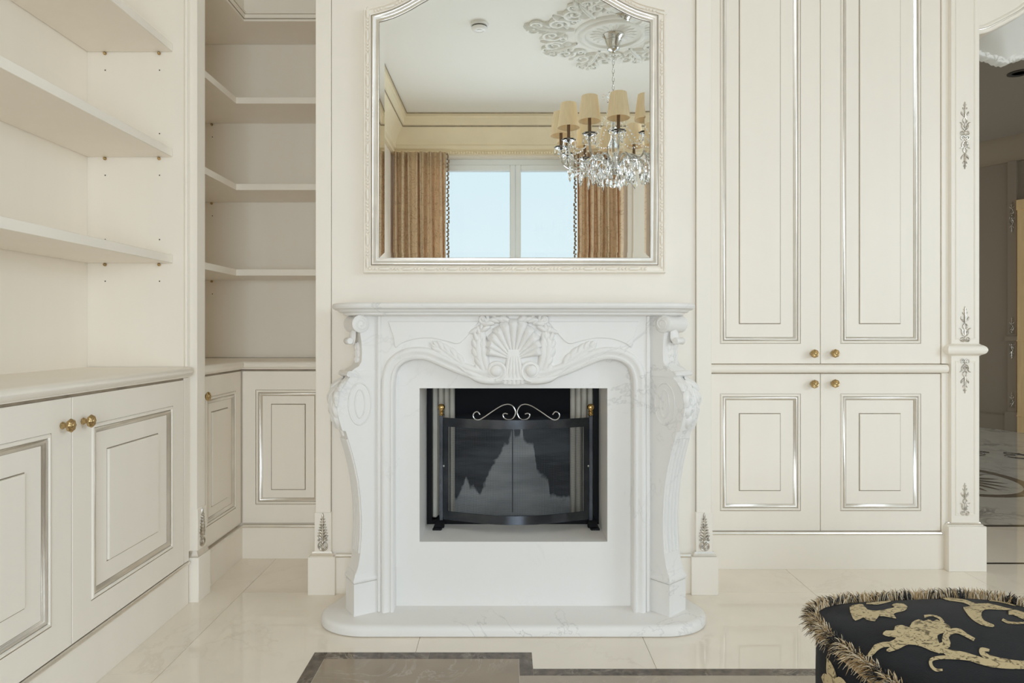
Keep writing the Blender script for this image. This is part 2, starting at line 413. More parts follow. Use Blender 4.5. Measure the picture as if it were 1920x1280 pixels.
def offset_poly(poly, d):
    # positive d = outward for a counter-clockwise polygon (orientation detected)
    n = len(poly); ar = sum(poly[i][0]*poly[(i+1) % n][1]-poly[(i+1) % n][0]*poly[i][1] for i in range(n))
    sg = 1 if ar > 0 else -1; out = []
    for i in range(n):
        p0, p1, p2 = Vector(poly[i-1]), Vector(poly[i]), Vector(poly[(i+1) % n])
        d0 = (p1-p0); d1 = (p2-p1)
        if d0.length < 1e-9: d0 = d1
        if d1.length < 1e-9: d1 = d0
        d0 = d0.normalized(); d1 = d1.normalized()
        n0 = Vector((d0.y, -d0.x))*sg; n1 = Vector((d1.y, -d1.x))*sg; nn = n0+n1
        nn = nn.normalized() if nn.length > 1e-6 else n0
        k = 1/max(0.4, nn.dot(n0)); q = p1+nn*d*k; out.append((q.x, q.y))
    return out

def ident(x, y, z): return Vector((x, y, z))
XZ = lambda Y: (lambda a, b, h: Vector((a, Y-h, b)))        # relief on a wall that faces the camera (-Y)
def XY(z): return lambda a, b, h: Vector((a, b, z+h))
def catmull(pts, k=6, closed=False):
    pts = [Vector(p) for p in pts]; n = len(pts); out = []
    rng = range(n) if closed else range(n-1)
    for i in rng:
        p0 = pts[i-1] if (i > 0 or closed) else pts[0]; p1 = pts[i]; p2 = pts[(i+1) % n]; p3 = pts[(i+2) % n] if (i+2 < n or closed) else pts[-1]
        for j in range(k):
            t = j/k
            out.append(0.5*((2*p1)+(-p0+p2)*t+(2*p0-5*p1+4*p2-p3)*t*t+(-p0+3*p1-3*p2+p3)*t**3))
    if not closed: out.append(pts[-1])
    return out

def copy_tree(o, parent=None, loc=None, rz=None):
    c = o.copy(); COL.objects.link(c); c.parent = parent
    if loc is not None: c.location = loc
    if rz is not None: c.rotation_euler = (0, 0, rz)
    for ch in o.children: copy_tree(ch, c)
    return c

def structure(name): return empty(name, kind='structure')

HC = 3.50                      # ceiling height
YW = -1.96                     # window wall
XC = 0.028                     # fireplace axis
YB = 2.80                      # chimney breast face
# ------------------------------------------------------------------ FLOOR
mb = MB(); mb.box(-2.0, 7.2, YW-0.3, 9.2, -0.08, -0.003)
floor = mb.build('floor', 'grout'); tag(floor, kind='structure')
floor['label'] = 'polished beige marble floor with dark inlaid border'
TS = 0.80
tm = MB().box(0, TS-0.0015, 0, TS-0.0015, -0.012, 0, 0.0006)
tile_mesh = tm.build('tile', 'floor_tile', floor, world=False).data
first = True
for i in range(-2, 6):
    for j in range(-6, 3):
        x0 = -1.109+TS*i; y0 = 2.806-TS*(j)-TS + (0.134 if i < 0 else 0)
        if x0 > 4.2 or y0 > 3.3 or y0 < YW-0.9: continue
        if y0+TS > 3.147 and x0 > 1.2: continue
        if first:
            o = bpy.data.objects[[c.name for c in floor.children][0]]; o.location = (x0, y0, 0); first = False
        else: put('tile', tile_mesh, floor, (x0, y0, 0))
def strip(name, x0, x1, y0, y1, m, top=0.0006):
    return MB().box(x0, x1, y0, y1, -0.010, top, 0.0003).build(name, m, floor)
# threshold row in front of the hall
for k, x0 in enumerate((1.291, 2.091, 2.891, 3.691)):
    strip('tile', x0, x0+TS-0.0015, 2.806, 3.145, 'floor_tile', 0.0)
# inlaid border
bw = 0.0445
strip('inlay_strip', -0.655, -0.655+bw, -1.5, 2.281, 'inlay_dark')
strip('inlay_strip', -0.655+bw+.0005, -0.262, 2.281-bw, 2.281, 'inlay_dark')
strip('inlay_strip', -0.2615, 0.0876, 2.281-bw, 2.281, 'inlay_dark')
strip('inlay_strip', 0.0876-bw, 0.0876, 2.128, 2.281-bw-.0005, 'inlay_dark')
strip('inlay_strip', 0.0881, 0.86, 2.128, 2.170, 'inlay_dark')
strip('inlay_strip', 0.8605, 1.75, 2.128, 2.170, 'inlay_dark')
strip('inlay_slab', -0.655+bw+.001, 0.0876-bw-.001, 1.30, 2.281-bw-.001, 'inlay_brown')
strip('inlay_slab', 0.0876-bw, 0.86, 1.30, 2.127, 'inlay_taupe')
strip('inlay_slab', 0.861, 1.75, 1.30, 2.127, 'inlay_taupe')
strip('inlay_slab', -0.655+bw+.001, 0.55, -1.4, 1.299, 'inlay_taupe')
strip('inlay_slab', 0.551, 1.75, -1.4, 1.299, 'inlay_taupe')
# threshold of the hall: black strip, pale slab, black strip
strip('inlay_strip', 2.19, 5.2, 3.147, 3.165, 'black_stone')
strip('threshold_slab', 2.19, 5.2, 3.166, 3.745, 'floor_tile', 0.0)
strip('inlay_strip', 2.19, 5.2, 3.746, 3.78, 'black_stone')
for i in range(4):
    for j in range(4):
        strip('hall_tile', 2.0+1.3*i, 3.298+1.3*i, 3.781+1.3*j, 5.079+1.3*j, 'hall_marble', 0.0)

# ------------------------------------------------------------------ CEILING, WALLS
c_ = MB().box(-2.0, 4.9, YW-0.3, 3.8, HC, HC+0.1).build('ceiling', 'ceiling'); tag(c_, 'plain white painted ceiling', kind='structure')
w_ = MB().box(-1.80, -1.70, YW-0.2, 3.75, 0, HC).build('wall_left', 'cream_wall'); tag(w_, 'cream wall behind the built-in shelving', kind='structure')
m_ = MB(); m_.box(-1.80, -0.81, 3.62, 3.75, 0, HC); m_.box(0.86, 2.20, 3.62, 3.75, 0, HC)
m_.build('wall_back', 'cream_wall'); tag(bpy.data.objects['wall_back'], 'cream wall behind the corner shelves and cupboards', kind='structure')
# chimney breast (hollow behind the fire opening)
m_ = MB()
m_.box(-0.80, -0.372+XC, YB, 3.62, 0, HC); m_.box(0.372+XC, 0.862, YB, 3.62, 0, HC)
m_.box(-0.372+XC, 0.372+XC, YB, 3.62, 0.895, HC); m_.box(-0.372+XC, 0.372+XC, YB, 3.62, 0, 0.27)
m_.box(-0.372+XC, 0.372+XC, 3.3, 3.62, 0.27, 0.895)
cb = m_.build('wall_chimney', 'cream_wall'); tag(cb, 'cream chimney breast panel behind fireplace and mirror', kind='structure')
# skirting between plinths and the fireplace
for k, (x0, x1) in enumerate(((-0.712, -0.50), (0.56, 0.771))):
    b_ = empty('baseboard_chimney_left' if k == 0 else 'baseboard_chimney_right', kind='structure')
    MB().box(x0, x1, YB-0.012, YB, 0, 0.152, 0.001).build('skirting_board', 'cream', b_)
    q = MB().tube([(x0, YB-0.010, 0.160), (x1, YB-0.010, 0.160)], 0.0085, 8)
    q.build('skirting_bead', 'silver', b_)

# window wall with the visible window opening and the tall side window
m_ = MB()
WX0, WX1, WZ0, WZ1 = -0.98, 1.16, 0.25, 3.06
y0, y1 = YW-0.25, YW
m_.box(-1.80, WX0, y0, y1, 0, HC); m_.box(WX1, 1.88, y0, y1, 0, HC)
m_.box(WX0, WX1, y0, y1, 0, WZ0); m_.box(WX0, WX1, y0, y1, WZ1, HC)
m_.box(1.88, 3.62, y0, y1, 0, 0.3); m_.box(1.88, 3.62, y0, y1, 3.0, HC); m_.box(3.62, 4.7, y0, y1, 0, HC)
tag(m_.build('wall_front', 'cream_wall'), 'cream window wall opposite the fireplace, seen in the mirror', kind='structure')
m_ = MB()
m_.box(4.45, 4.7, YW-0.25, -1.55, 0, HC); m_.box(4.45, 4.7, 0.85, 3.15, 0, HC); m_.box(4.45, 4.7, -1.55, 0.85, 0, 0.3); m_.box(4.45, 4.7, -1.55, 0.85, 3.0, HC)
tag(m_.build('wall_right', 'cream_wall'), 'cream right wall outside the picture', kind='structure')

# visible window: frame, two sashes with panes
win = empty('window_1', (0.10, YW-0.12, WZ0), kind='structure', label='white double window with pale sky reflected in the mirror')
fy0, fy1 = YW-0.20, YW-0.10
MB().box(WX0, WX0+0.06, fy0, fy1, WZ0, WZ1, 0.004).box(WX1-0.06, WX1, fy0, fy1, WZ0, WZ1, 0.004).box(WX0+0.06, WX1-0.06, fy0, fy1, WZ1-0.07, WZ1, 0.004).box(WX0+0.06, WX1-0.06, fy0, fy1, WZ0, WZ0+0.07, 0.004).build('frame', 'upvc', win)
xm = 0.105
for a, b in ((WX0+0.062, xm-0.001), (xm+0.001, WX1-0.062)):
    z0, z1 = WZ0+0.072, WZ1-0.072; w = 0.062
    s_ = MB().box(a, a+w, fy0+0.02, fy1+0.02, z0, z1, 0.006).box(b-w, b, fy0+0.02, fy1+0.02, z0, z1, 0.006).box(a+w, b-w, fy0+0.02, fy1+0.02, z0, z0+w, 0.006).box(a+w, b-w, fy0+0.02, fy1+0.02, z1-w, z1, 0.006).build('sash', 'upvc', win)
    MB().box(a+w-.004, b-w+.004, fy0+0.055, fy0+0.059, z0+w-.004, z1-w+.004).build('pane', 'glass', s_)

# ceiling cornice along window wall and left wall
prof = [(0.0, -0.42), (0.035, -0.42), (0.04, -0.395), (0.03, -0.38), (0.05, -0.36), (0.055, -0.33), (0.045, -0.315), (0.06, -0.25), (0.09, -0.19), (0.125, -0.15), (0.135, -0.145), (0.135, -0.13), (0.15, -0.12), (0.16, -0.05), (0.175, -0.04), (0.175, -0.012), (0.19, -0.005), (0.19, 0.0)]
cor = empty('trim_1', (0, YW, HC), kind='structure', label='cream ceiling cornice above the curtains, seen in the mirror')
path = [(4.4, YW), (-1.28, YW), (-1.28, 2.6)]
mpc = lambda a, b, h: Vector((a, b, HC+h))
m_ = MB().sweep([(-o, h) for o, h in prof], path, mpc); m_.build('cornice_moulding', 'cornice', cor, sharp=25)
for zz, oo in ((-0.138, 0.137), (-0.008, 0.188)):
    MB().sweep([(-oo, zz-.006), (-oo-.005, zz-.003), (-oo-.005, zz+.003), (-oo, zz+.006)], path, mpc).build('silver_line', 'glaze_and_shade', cor)
rp_ = MB()
for i in range(90):
    x = -1.22+i*0.03; rp_.ball((x, YW+0.042, HC-0.405), 0.016, 6, 4)
rp_.build('rope_bead', 'cornice', cor, kind='stuff')
MB().box(-1.32, -1.28, YW, 2.6, HC-0.42, HC, 0).build('cornice_backing', 'cream', cor)

# panelled end of the shelving next to the window (glimpsed at the mirror's left edge)
pw = empty('trim_2', (-1.28, -1.5, 0), kind='structure', label='cream panelled pier beside the left curtain')
MB().box(-1.70, -1.28, YW, 0.55, 0, HC-0.42, 0.003).build('panel', 'cream', pw)

# ------------------------------------------------------------------ CABINET PARTS
def knob_mesh():
    R = Matrix.Rotation(PI/2, 4, 'X')     # lathe axis z -> -y
    m = MB()
    m.lathe([(0.0005, 0), (0.0095, 0), (0.0105, 0.003), (0.0075, 0.008), (0.0065, 0.013), (0.0085, 0.017), (0.013, 0.0195), (0.0175, 0.0225), (0.0192, 0.0265), (0.0180, 0.0300), (0.0150, 0.0325), (0.0130, 0.0318), (0.0118, 0.0330), (0.0100, 0.0350), (0.0075, 0.0345), (0.0060, 0.0365), (0.0030, 0.0380), (0.0003, 0.0382)], 32, R, 0.05, 8)
    o = m.build('knob', 'brass', None, sharp=30)
    me = o.data; bpy.data.objects.remove(o); return me
KNOB = knob_mesh()

def door(parent, x, z, w, h, mx, mz, fx, fz, knob=None, y=0.0, thick=0.02):
    # faces -y in the parent's own axes; loops of (inset_x, inset_z, depth towards the viewer)
    def loop(ix, iz, d): return [(ix, -d, iz), (w-ix, -d, iz), (w-ix, -d, h-iz), (ix, -d, h-iz)]
    L = [(0, 0, -thick), (0, 0, -0.0015), (0.0015, 0.0015, 0), (mx, mz, 0), (mx+.0012, mz+.0012, -.0018), (mx+.0028, mz+.0028, .0), (mx+.006, mz+.006, .0035), (mx+.011, mz+.011, .004), (mx+.0135, mz+.0135, -.001)]
    m = MB()
    rs = [loop(*q) for q in L]
    m.rings(rs, caps=False); m.add(rs[0], [(3, 2, 1, 0)])
    # antique patina in the fine groove
    k = 3*4
    for q in range(4): m.mi[k+q] = 1
    a, b = mx+.0135, mz+.0135
    rs2 = [loop(a+.017, b+.017, -.008), loop(fx-.004, fz-.004, -.008), loop(fx-.0035, fz-.0035, -.0095), loop(fx-.0006, fz-.0006, -.0095), loop(fx, fz, -.003), loop(fx+.0015, fz+.0015, -.0022)]
    n0 = len(m.f); m.rings(rs2, caps=False); m.add(rs2[-1], [(0, 1, 2, 3)])
    for q in range(4, 12): m.mi[n0+q] = 1
    d = m.build('door', ['cream', 'glaze_and_shade'], parent, world=False, loc=(x, y, z), sharp=30)
    # silver moulding between frame and recess
    rm = [loop(a-.0003, b-.0003, -.002), loop(a+.0015, b+.0015, -.0015), loop(a+.0030, b+.0030, .0012), loop(a+.0062, b+.0062, .0030), loop(a+.0095, b+.0095, .0015), loop(a+.0125, b+.0125, -.0030), loop(a+.0145, b+.0145, -.0042), loop(a+.0165, b+.0165, -.0075), loop(a+.018, b+.018, -.0082)]
    mm = MB().rings(rm, caps=False)
    for q in list(range(0, 4))+list(range(28, 32)): mm.mi[q] = 1
    mm.build('moulding', ['silver', 'glaze_and_shade'], d, world=False, sharp=60)
    if knob: put('knob', KNOB, d, (knob[0], 0.0, knob[1]))
    return d

def counter_nose(prof_scale=1.0):
    return None

# ---- left base cabinet: faces +x
XF = -1.279
DZ0, DZ1 = 0.1755, 0.9045
cab = empty('base_cabinet', (XF, 2.69, 0), PI/2, label='long cream base cabinet with two raised-panel doors under the left bookshelves', cat='cabinet', group='cream built-in base cabinets')
# parent's axes: x' = world y, -y' = world +x ; local x runs from -1.45 to 0
MB().box(-1.72, -0.002, 0.022, 0.40, 0.0, 0.912).build('body', 'cream', cab, world=False)
MB().box(-1.72, -0.002, 0.002, 0.02, 0.0, 0.160, 0.001).build('plinth_board', 'cream', cab, world=False)
q = MB().tube([(-1.72, 0.001, 0.1655), (-0.002, 0.001, 0.1655)], 0.0072, 8); q.build('plinth_bead', 'silver', cab, world=False)
MB().box(-0.040, -0.002, 0.0, 0.022, 0.175, 0.912, 0.001).build('end_stile', 'cream', cab, world=False)
MB().box(-1.72, -0.002, 0.004, 0.021, 0.9055, 0.9138).build('painted_gap_shade', 'glaze_and_shade', cab, world=False)  # dark strip painted in for the shade under the worktop
dw = 0.683
for k in range(2):
    x0 = -0.0425-dw*(k+1)+0.0015
    kx = 0.047 if k == 0 else dw-0.047
    door(cab, x0, DZ0, dw-0.003, DZ1-DZ0, 0.088, 0.092, 0.186, 0.186, (kx, 0.652))
MB().box(-1.72, -0.0425-2*dw-0.002, 0.0, 0.022, 0.175, 0.912, 0.001).build('end_stile', 'cream', cab, world=False)

NOSE = [(-0.42, 0.040), (0.006, 0.040), (0.014, 0.0375), (0.020, 0.031), (0.0225, 0.022), (0.020, 0.013), (0.014, 0.0065), (0.006, 0.004), (0.004, 0.0), (-0.42, 0.0)]
ct = empty('countertop', (XF, 2.0, 0.914), label='cream countertop with rounded edge on the long left cabinet', cat='countertop')
rsA = []
mpT = lambda yy: [Vector((XF+o if o > -0.4 else -1.70, yy, 0.914+h)) for o, h in NOSE]
mbT = MB().rings([mpT(0.95), mpT(2.676), [Vector((XF+min(o, 0.012) if o > -0.4 else -1.70, 2.688, 0.914+h)) for o, h in NOSE]])
mbT.build('worktop', 'cream', ct, sharp=30)

# ---- left upper bookshelves
bk = empty('bookcase', (-1.5, 2.0, 0.954), label='tall open cream bookcase along the left wall', cat='bookcase', group='open cream bookcases')
MB().box(-1.70, -1.690, 0.97, 2.690, 0.954, 3.08).build('back_panel', 'cream', bk)
MB().box(-1.70, -1.302, 2.691, 2.712, 0.954, 3.08).build('side_panel', 'cream', bk)
MB().box(-1.70, -1.302, 0.955, 0.975, 0.954, 3.08).build('side_panel', 'cream', bk)
# profiled stile at the end of the side panel
sp = [(-1.302, 2.712), (-1.302, 2.692), (-1.297, 2.690), (-1.2935, 2.6865), (-1.290, 2.690), (-1.286, 2.690), (-1.286, 2.712)]
MB().prism(sp, XY(0.955), 0, 2.12).build('front_stile', 'cream', bk)
MB().box(-1.70, -1.28, 0.955, 2.712, 2.88, 3.08, 0.002).build('top_fascia', 'cream', bk)
SHZ = (1.373, 1.8005, 2.2245)
for z in SHZ:
    MB().box(-1.688, -1.345, 0.977, 2.689, z, z+0.033, 0.0015).build('shelf', 'cream', bk)
    for px in (X_(197, 2.689), X_(298.5, 2.689)):
        MB().lathe([(0.0003, 0), (0.0062, 0), (0.0068, 0.003), (0.0052, 0.008), (0.0030, 0.010), (0.0003, 0.0105)], 10, Matrix.Translation((px, 2.690, z-0.0065)) @ Matrix.Rotation(PI/2, 4, 'X')).build('shelf_pin', 'brass', bk)
hb = MB()
for z in SHZ:
    for px in (X_(197, 2.69), X_(299, 2.69)):
        for dz in (-0.073, 0.095):
            if dz > 0 and z > 2.2: continue
            hb.lathe([(0.0001, 0), (0.0028, 0), (0.0028, 0.0006), (0.0001, 0.0006)], 8, Matrix.Translation((px, 2.6908, z+dz)) @ Matrix.Rotation(PI/2, 4, 'X'))
hb.build('pin_holes', 'dark_detail', bk, kind='stuff')

# ---- ornaments
def plume(mp, L, name, parent):
    # acanthus plume with a palmette drop at its foot, about L tall and 0.27 L wide, standing on b=0
    m = MB(); k = L/0.165
    # palmette
    m.scroll(mp, 0, 0.024*k, 0.0205*k, 0.0195*k, 1.0, -PI/2, 1, 0.0028*k, 0.003*k, 22, 6, 1.0)
    for i in range(-3, 4):
        m.petal(mp, 0, 0.006*k, i*0.42, (0.032-abs(i)*0.003)*k, 0.0085*k, 0.006*k, 0.25*(-i)*0.5, 5, 3)
    m.petal(mp, 0, 0.026*k, 0, 0.024*k, 0.016*k, 0.008*k, 0, 5, 3)
    for sg in (-1, 1): m.scroll(mp, sg*0.018*k, 0.050*k, 0.006*k, 0.001*k, 1.1, PI/2, sg, 0.0022*k, 0.003*k, 14, 5, 0.6)
    # stem and lobes
    m.petal(mp, 0, 0.042*k, 0, 0.120*k, 0.012*k, 0.0095*k, 0, 9, 3, base=0.9)
    for i in range(7):
        b = (0.050+0.0135*i)*k; s_ = (1-0.09*i)
        for sg in (-1, 1):
            m.petal(mp, sg*0.002*k, b, sg*(0.55-0.03*i), 0.030*k*s_, 0.0125*k*s_, 0.008*k, sg*0.9, 5, 3, base=0.6)
    m.petal(mp, 0, 0.135*k, 0, 0.032*k, 0.012*k, 0.007*k, 0, 5, 3, base=0.5)
    return m.build(name, 'silver_old', parent, sharp=50)

def filigree(mp, L, parent, both=False, flip=1, m=None, build=True):
    # scrolled applique; root at b=0, tip at b=L*flip
    k = L/0.165; m = m or MB(); q = 0.0022*k
    f = lambda a, b, h: mp(a, b*flip, h)
    for sg in (-1, 1):
        m.scroll(f, sg*0.0115*k, 0.013*k, 0.0125*k, 0.003*k, 1.35, (0.1 if sg < 0 else PI-0.1), sg, q*1.25, 0.002, 22, 5, 0.7)
        m.tube([f(sg*x*k, y*k, 0.003) for x, y in ((0.003, 0.028), (0.010, 0.034), (0.015, 0.045), (0.013, 0.055), (0.020, 0.062), (0.026, 0.064))], [q*1.3, q*1.4, q*1.3, q*1.1, q, q*0.5], 5)
        m.tube([f(sg*x*k, y*k, 0.003) for x, y in ((0.002, 0.060), (0.008, 0.067), (0.009, 0.076), (0.003, 0.084))], q*1.1, 5)
        m.petal(f, sg*0.004*k, 0.098*k, sg*1.15, 0.026*k, 0.010*k, 0.005*k, -sg*1.4, 5, 2, base=.7)
        m.petal(f, sg*0.002*k, 0.092*k, sg*0.8, 0.016*k, 0.008*k, 0.005*k, sg*0.6, 4, 2, base=.7)
        m.petal(f, sg*0.001*k, 0.125*k, sg*1.0, 0.017*k, 0.007*k, 0.004*k, -sg*0.9, 4, 2, base=.7)
        m.petal(f, sg*0.001*k, 0.145*k, sg*0.9, 0.010*k, 0.006*k, 0.004*k, -sg*0.6, 4, 2, base=.7)
        m.petal(f, sg*0.006*k, 0.030*k, sg*0.3, 0.020*k, 0.009*k, 0.005*k, -sg*0.5, 4, 2, base=.7)
    m.petal(f, 0, 0.006*k, 0, 0.022*k, 0.010*k, 0.006*k, 0, 4, 2, base=.7)
    m.tube([f(0, 0.030*k, 0.003), f(0, 0.058*k, 0.002)], q, 5)
    m.tube([f(0, 0.084*k, 0.003), f(0, 0.110*k, 0.004), f(0, 0.155*k, 0.003)], [q*1.5, q*1.8, q*0.9], 5)
    m.petal(f, 0, 0.148*k, 0, 0.017*k, 0.007*k, 0.005*k, 0, 4, 2, base=.7)
    if build: return m.build('scroll_applique', 'silver_old', parent, sharp=50)
    return m

# ---- pilaster between left bookcase and corner shelves (faces +x and -y)
pl = empty('trim_3', (-1.27, 2.75, 0), kind='structure', label='slim cream pilaster with silver plume between the left bookcase and corner shelves')
MB().box(-1.40, -1.2575, 2.7125, 2.785, 0.205, HC-0.42, 0.0015).build('shaft', 'cream', pl)
MB().box(-1.40, -1.2865, 2.700, 2.7125, 0.205, HC-0.42, 0.001).build('shaft_fillet', 'cream', pl)
MB().box(-1.40, -1.254, 2.709, 2.789, 0.205, 0.375, 0.002).build('leaf_block', 'cream', pl)
MB().stack([(-1.40, 2.700), (-1.249, 2.700), (-1.249, 2.797), (-1.40, 2.797)], [(0.004, 0.180), (0.0, 0.184), (0.0, 0.190), (0.005, 0.200), (0.006, 0.207)]).build('plinth_cap', 'silver', pl)
MB().box(-1.40, -1.2445, 2.698, 2.806, 0, 0.181, 0.0015).build('plinth_block', 'cream', pl)
plume(plane_map((-1.254, 2.749, 0.210), (0, 1, 0), (0, 0, 1), (1, 0, 0)), 0.160, 'plume_ornament', pl)

# ---- corner base cabinet (L-shaped, two doors meeting in the corner)
XL, YC = -1.285, 3.235
cc = empty('base_cabinet', (-1.1, 3.3, 0), label='L-shaped cream corner base cabinet beside the fireplace', cat='cabinet', group='cream built-in base cabinets')
Lp = lambda e: [(-1.69, 2.790), (XL-e, 2.790), (XL-e, YC+e), (-0.803, YC+e), (-0.803, 3.60), (-1.69, 3.60)]
MB().prism(Lp(0.022), XY(0), 0, 0.912).build('body', 'cream', cc)
MB().prism([(XL-.02, 2.807), (XL+.010, 2.807), (XL+.010, YC-.012), (-0.803, YC-.012), (-0.803, YC+.02), (XL-.02, YC+.02)], XY(0), 0, 0.150).build('plinth_board', 'cream', cc)
MB().tube([(XL+.012, 2.807, 0.156), (XL+.012, YC-.014, 0.156), (-0.803, YC-.014, 0.156)], 0.007, 8).build('plinth_bead', 'silver', cc)
cA = empty('door_hinge', (XL, YC-0.004, 0)); cA.parent = None
bpy.data.objects.remove(cA)
dA = door(cc, 0, 0, 0.445, DZ1-0.168, 0.063, 0.090, 0.140, 0.163, (0.030, 0.655))
dA.rotation_euler = (0, 0, PI/2); dA.location = Vector((XL, YC-0.449, 0.168))-Vector(cc.location)
dB = door(cc, 0, 0, 0.440, DZ1-0.168, 0.063, 0.090, 0.140, 0.163, None)
dB.location = Vector((XL+0.006, YC, 0.168))-Vector(cc.location)
MB().prism([(XL-.02, 2.792), (XL-.004, 2.792), (XL-.004, YC+.004), (-0.803, YC+.004), (-0.803, YC+.02), (XL-.02, YC+.02)], XY(0), 0.9055, 0.9138).build('painted_gap_shade', 'glaze_and_shade', cc)  # dark L-shaped strip, paints the shade under the corner worktop
# corner countertop
cct = empty('countertop', (-1.3, 3.3, 0.914), label='cream L-shaped countertop in the corner under the shelves', cat='countertop')
rs = []
for (ax, ay, kx, ky) in ((XL, 2.795, 1, 0), (XL, YC, 1, -1), (-0.804, YC, 0, -1)):
    ring = []
    for o, h in NOSE:
        if o <= -0.4: ring.append(Vector((-1.69, 2.795, 0.914+h)) if (kx, ky) == (1, 0) else (Vector((-1.69, 3.60, 0.914+h)) if (kx, ky) == (1, -1) else Vector((-0.804, 3.60, 0.914+h))))
        else: ring.append(Vector((ax+o*kx, ay+o*ky, 0.914+h)))
    rs.append(ring)
MB().rings(rs).build('worktop', 'cream', cct, sharp=30)

# ---- corner bookshelves
bc = empty('bookcase', (-1.3, 3.4, 0.954), label='open cream corner bookcase with L-shaped shelves left of the mirror', cat='bookcase', group='open cream bookcases')
MB().box(-1.70, -0.803, 3.606, 3.618, 0.956, 3.08).build('back_panel', 'cream', bc)
MB().box(-1.699, -1.690, 2.80, 3.605, 0.956, 3.08).build('back_panel', 'cream', bc)
MB().box(-1.689, -1.30, 2.790, 2.806, 0.956, 3.08).build('side_panel', 'cream', bc)
SX, SY = -1.332, 3.29
for z in (1.3725, 1.7945, 2.221):
    MB().prism([(-1.688, 2.808), (SX, 2.808), (SX, SY), (-0.804, SY), (-0.804, 3.604), (-1.688, 3.604)], XY(z), 0, 0.031, bev=0.001).build('shelf', 'cream', bc)
    p = Pt(397, 232, 3.35)
    MB().lathe([(0.0003, 0), (0.0062, 0), (0.0068, 0.003), (0.0052, 0.008), (0.0030, 0.010), (0.0003, 0.0105)], 10, Matrix.Translation((X_(397, 3.604), 3.605, z-0.0065)) @ Matrix.Rotation(PI/2, 4, 'X')).build('shelf_pin', 'brass', bc)
hb = MB()
for z in (1.3725, 1.7945, 2.221):
    hb.lathe([(0.0001, 0), (0.0028, 0), (0.0028, 0.0006), (0.0001, 0.0006)], 8, Matrix.Translation((X_(398, 3.604), 3.6055, z-0.073)) @ Matrix.Rotation(PI/2, 4, 'X'))
hb.build('pin_holes', 'dark_detail', bc, kind='stuff')
# soffit with moulded fascia
MB().prism([(-1.688, 2.808), (-1.322, 2.808), (-1.322, 3.345), (-0.804, 3.345), (-0.804, 3.604), (-1.688, 3.604)], XY(2.648), 0, 0.03).build('soffit', 'cream', bc)
fp = [(0.0, 0.0), (0.010, 0.0), (0.012, 0.010), (0.018, 0.014), (0.020, 0.030), (0.026, 0.034), (0.026, 0.040), (0.012, 0.046), (0.010, 0.052), (0.010, 0.45), (0.0, 0.45)]
mb = MB().sweep([(-o, h) for o, h in fp], [(-1.322, 2.808), (-1.322, 3.345), (-0.804, 3.345)], XY(2.648), pc=True)
mb.build('fascia', 'cream', bc, sharp=25)
MB().sweep([(-.0195, .030), (-.0225, .031), (-.0225, .0335), (-.0195, .0345)], [(-1.322, 2.808), (-1.322, 3.345), (-0.804, 3.345)], XY(2.648)).build('fascia_line', 'glaze_and_shade', bc)
MB().sweep([(-.0125, .0095), (-.0150, .0105), (-.0150, .0125), (-.0125, .0135)], [(-1.322, 2.808), (-1.322, 3.345), (-0.804, 3.345)], XY(2.648)).build('fascia_line', 'glaze_and_shade', bc)

# ---- chimney pilasters left and right of the fireplace
for k, (sx0, sx1, px0, px1) in enumerate(((-0.796, -0.734, -0.825, -0.712), (0.796, 0.858, 0.771, 0.883))):
    t = empty('trim_4' if k == 0 else 'trim_5', ((sx0+sx1)/2, 2.78, 0), kind='structure',
              label=('cream pilaster with silver plume left of the fireplace' if k == 0 else 'cream pilaster with silver plume right of the fireplace'))
    MB().box(sx0, sx1, 2.786, YB, 0.34, HC, 0.0012).build('shaft', 'cream', t)
    xe = sx1 if k == 0 else sx0
    MB().box(xe-.0015, xe+.0015, 2.7975, YB, 0.34, HC).build('edge_glaze', 'glaze_and_shade', t)
    MB().box(sx0-.004, sx1+.004, 2.782, YB, 0.175, 0.342, 0.0015).build('leaf_block', 'cream', t)
    cx = (px0+px1)/2
    MB().stack([(px0+.008, 2.774), (px1-.008, 2.774), (px1-.008, YB), (px0+.008, YB)], [(0.0, 0.158), (0.0, 0.163), (0.004, 0.168), (0.007, 0.174), (0.008, 0.178)]).build('plinth_cap', 'silver', t)
    MB().box(px0, px1, 2.772, YB+.02, 0, 0.159, 0.0015).build('plinth_block', 'cream', t)
    plume(XZ(2.782+0) if False else plane_map(((sx0+sx1)/2, 2.782, 0.180), (1, 0, 0), (0, 0, 1), (0, -1, 0)), 0.160, 'plume_ornament', t)

# ---- right tall cupboards
YD = 3.085
xL, xS, xR = 0.885, X_(1538.5, YD), X_(1764, YD)
dwR = xR-xS
bcab = empty('base_cabinet', (xL, YD, 0), label='low cream two-door cupboard right of the fireplace', cat='cabinet', group='cream built-in base cabinets')
MB().box(0.864, xR+0.004, YD+0.022, 3.60, 0, 0.905).build('body', 'cream', bcab)
MB().box(xR+0.0015, xR+0.040, YD-.004, YD+0.022, 0.0, 0.905, 0.001).build('end_stile', 'cream', bcab)
MB().box(0.864, xR+0.0, YD-0.010, YD+0.02, 0, 0.160, 0.001).build('plinth_board', 'cream', bcab)
MB().tube([(0.864, YD-.009, 0.166), (xR+.0, YD-.009, 0.166)], 0.0078, 8).build('plinth_bead', 'silver', bcab)
LD0, LD1 = Z_(995, YD), Z_(700.5, YD)
for k in range(2):
    x0 = xS-dwR*(1-k)+0.0012
    kn = (dwR-0.040, Z_(719, YD)-LD0) if k == 0 else (0.055, Z_(718, YD)-LD0)
    door(bcab, x0-xL, LD0, dwR-0.0030, LD1-LD0, 0.090, 0.092, 0.184, 0.187, kn)
ucab = empty('tall_cabinet', (xL, YD, 0.95), label='tall cream two-door cupboard above the low one, right of the mirror', cat='cabinet')
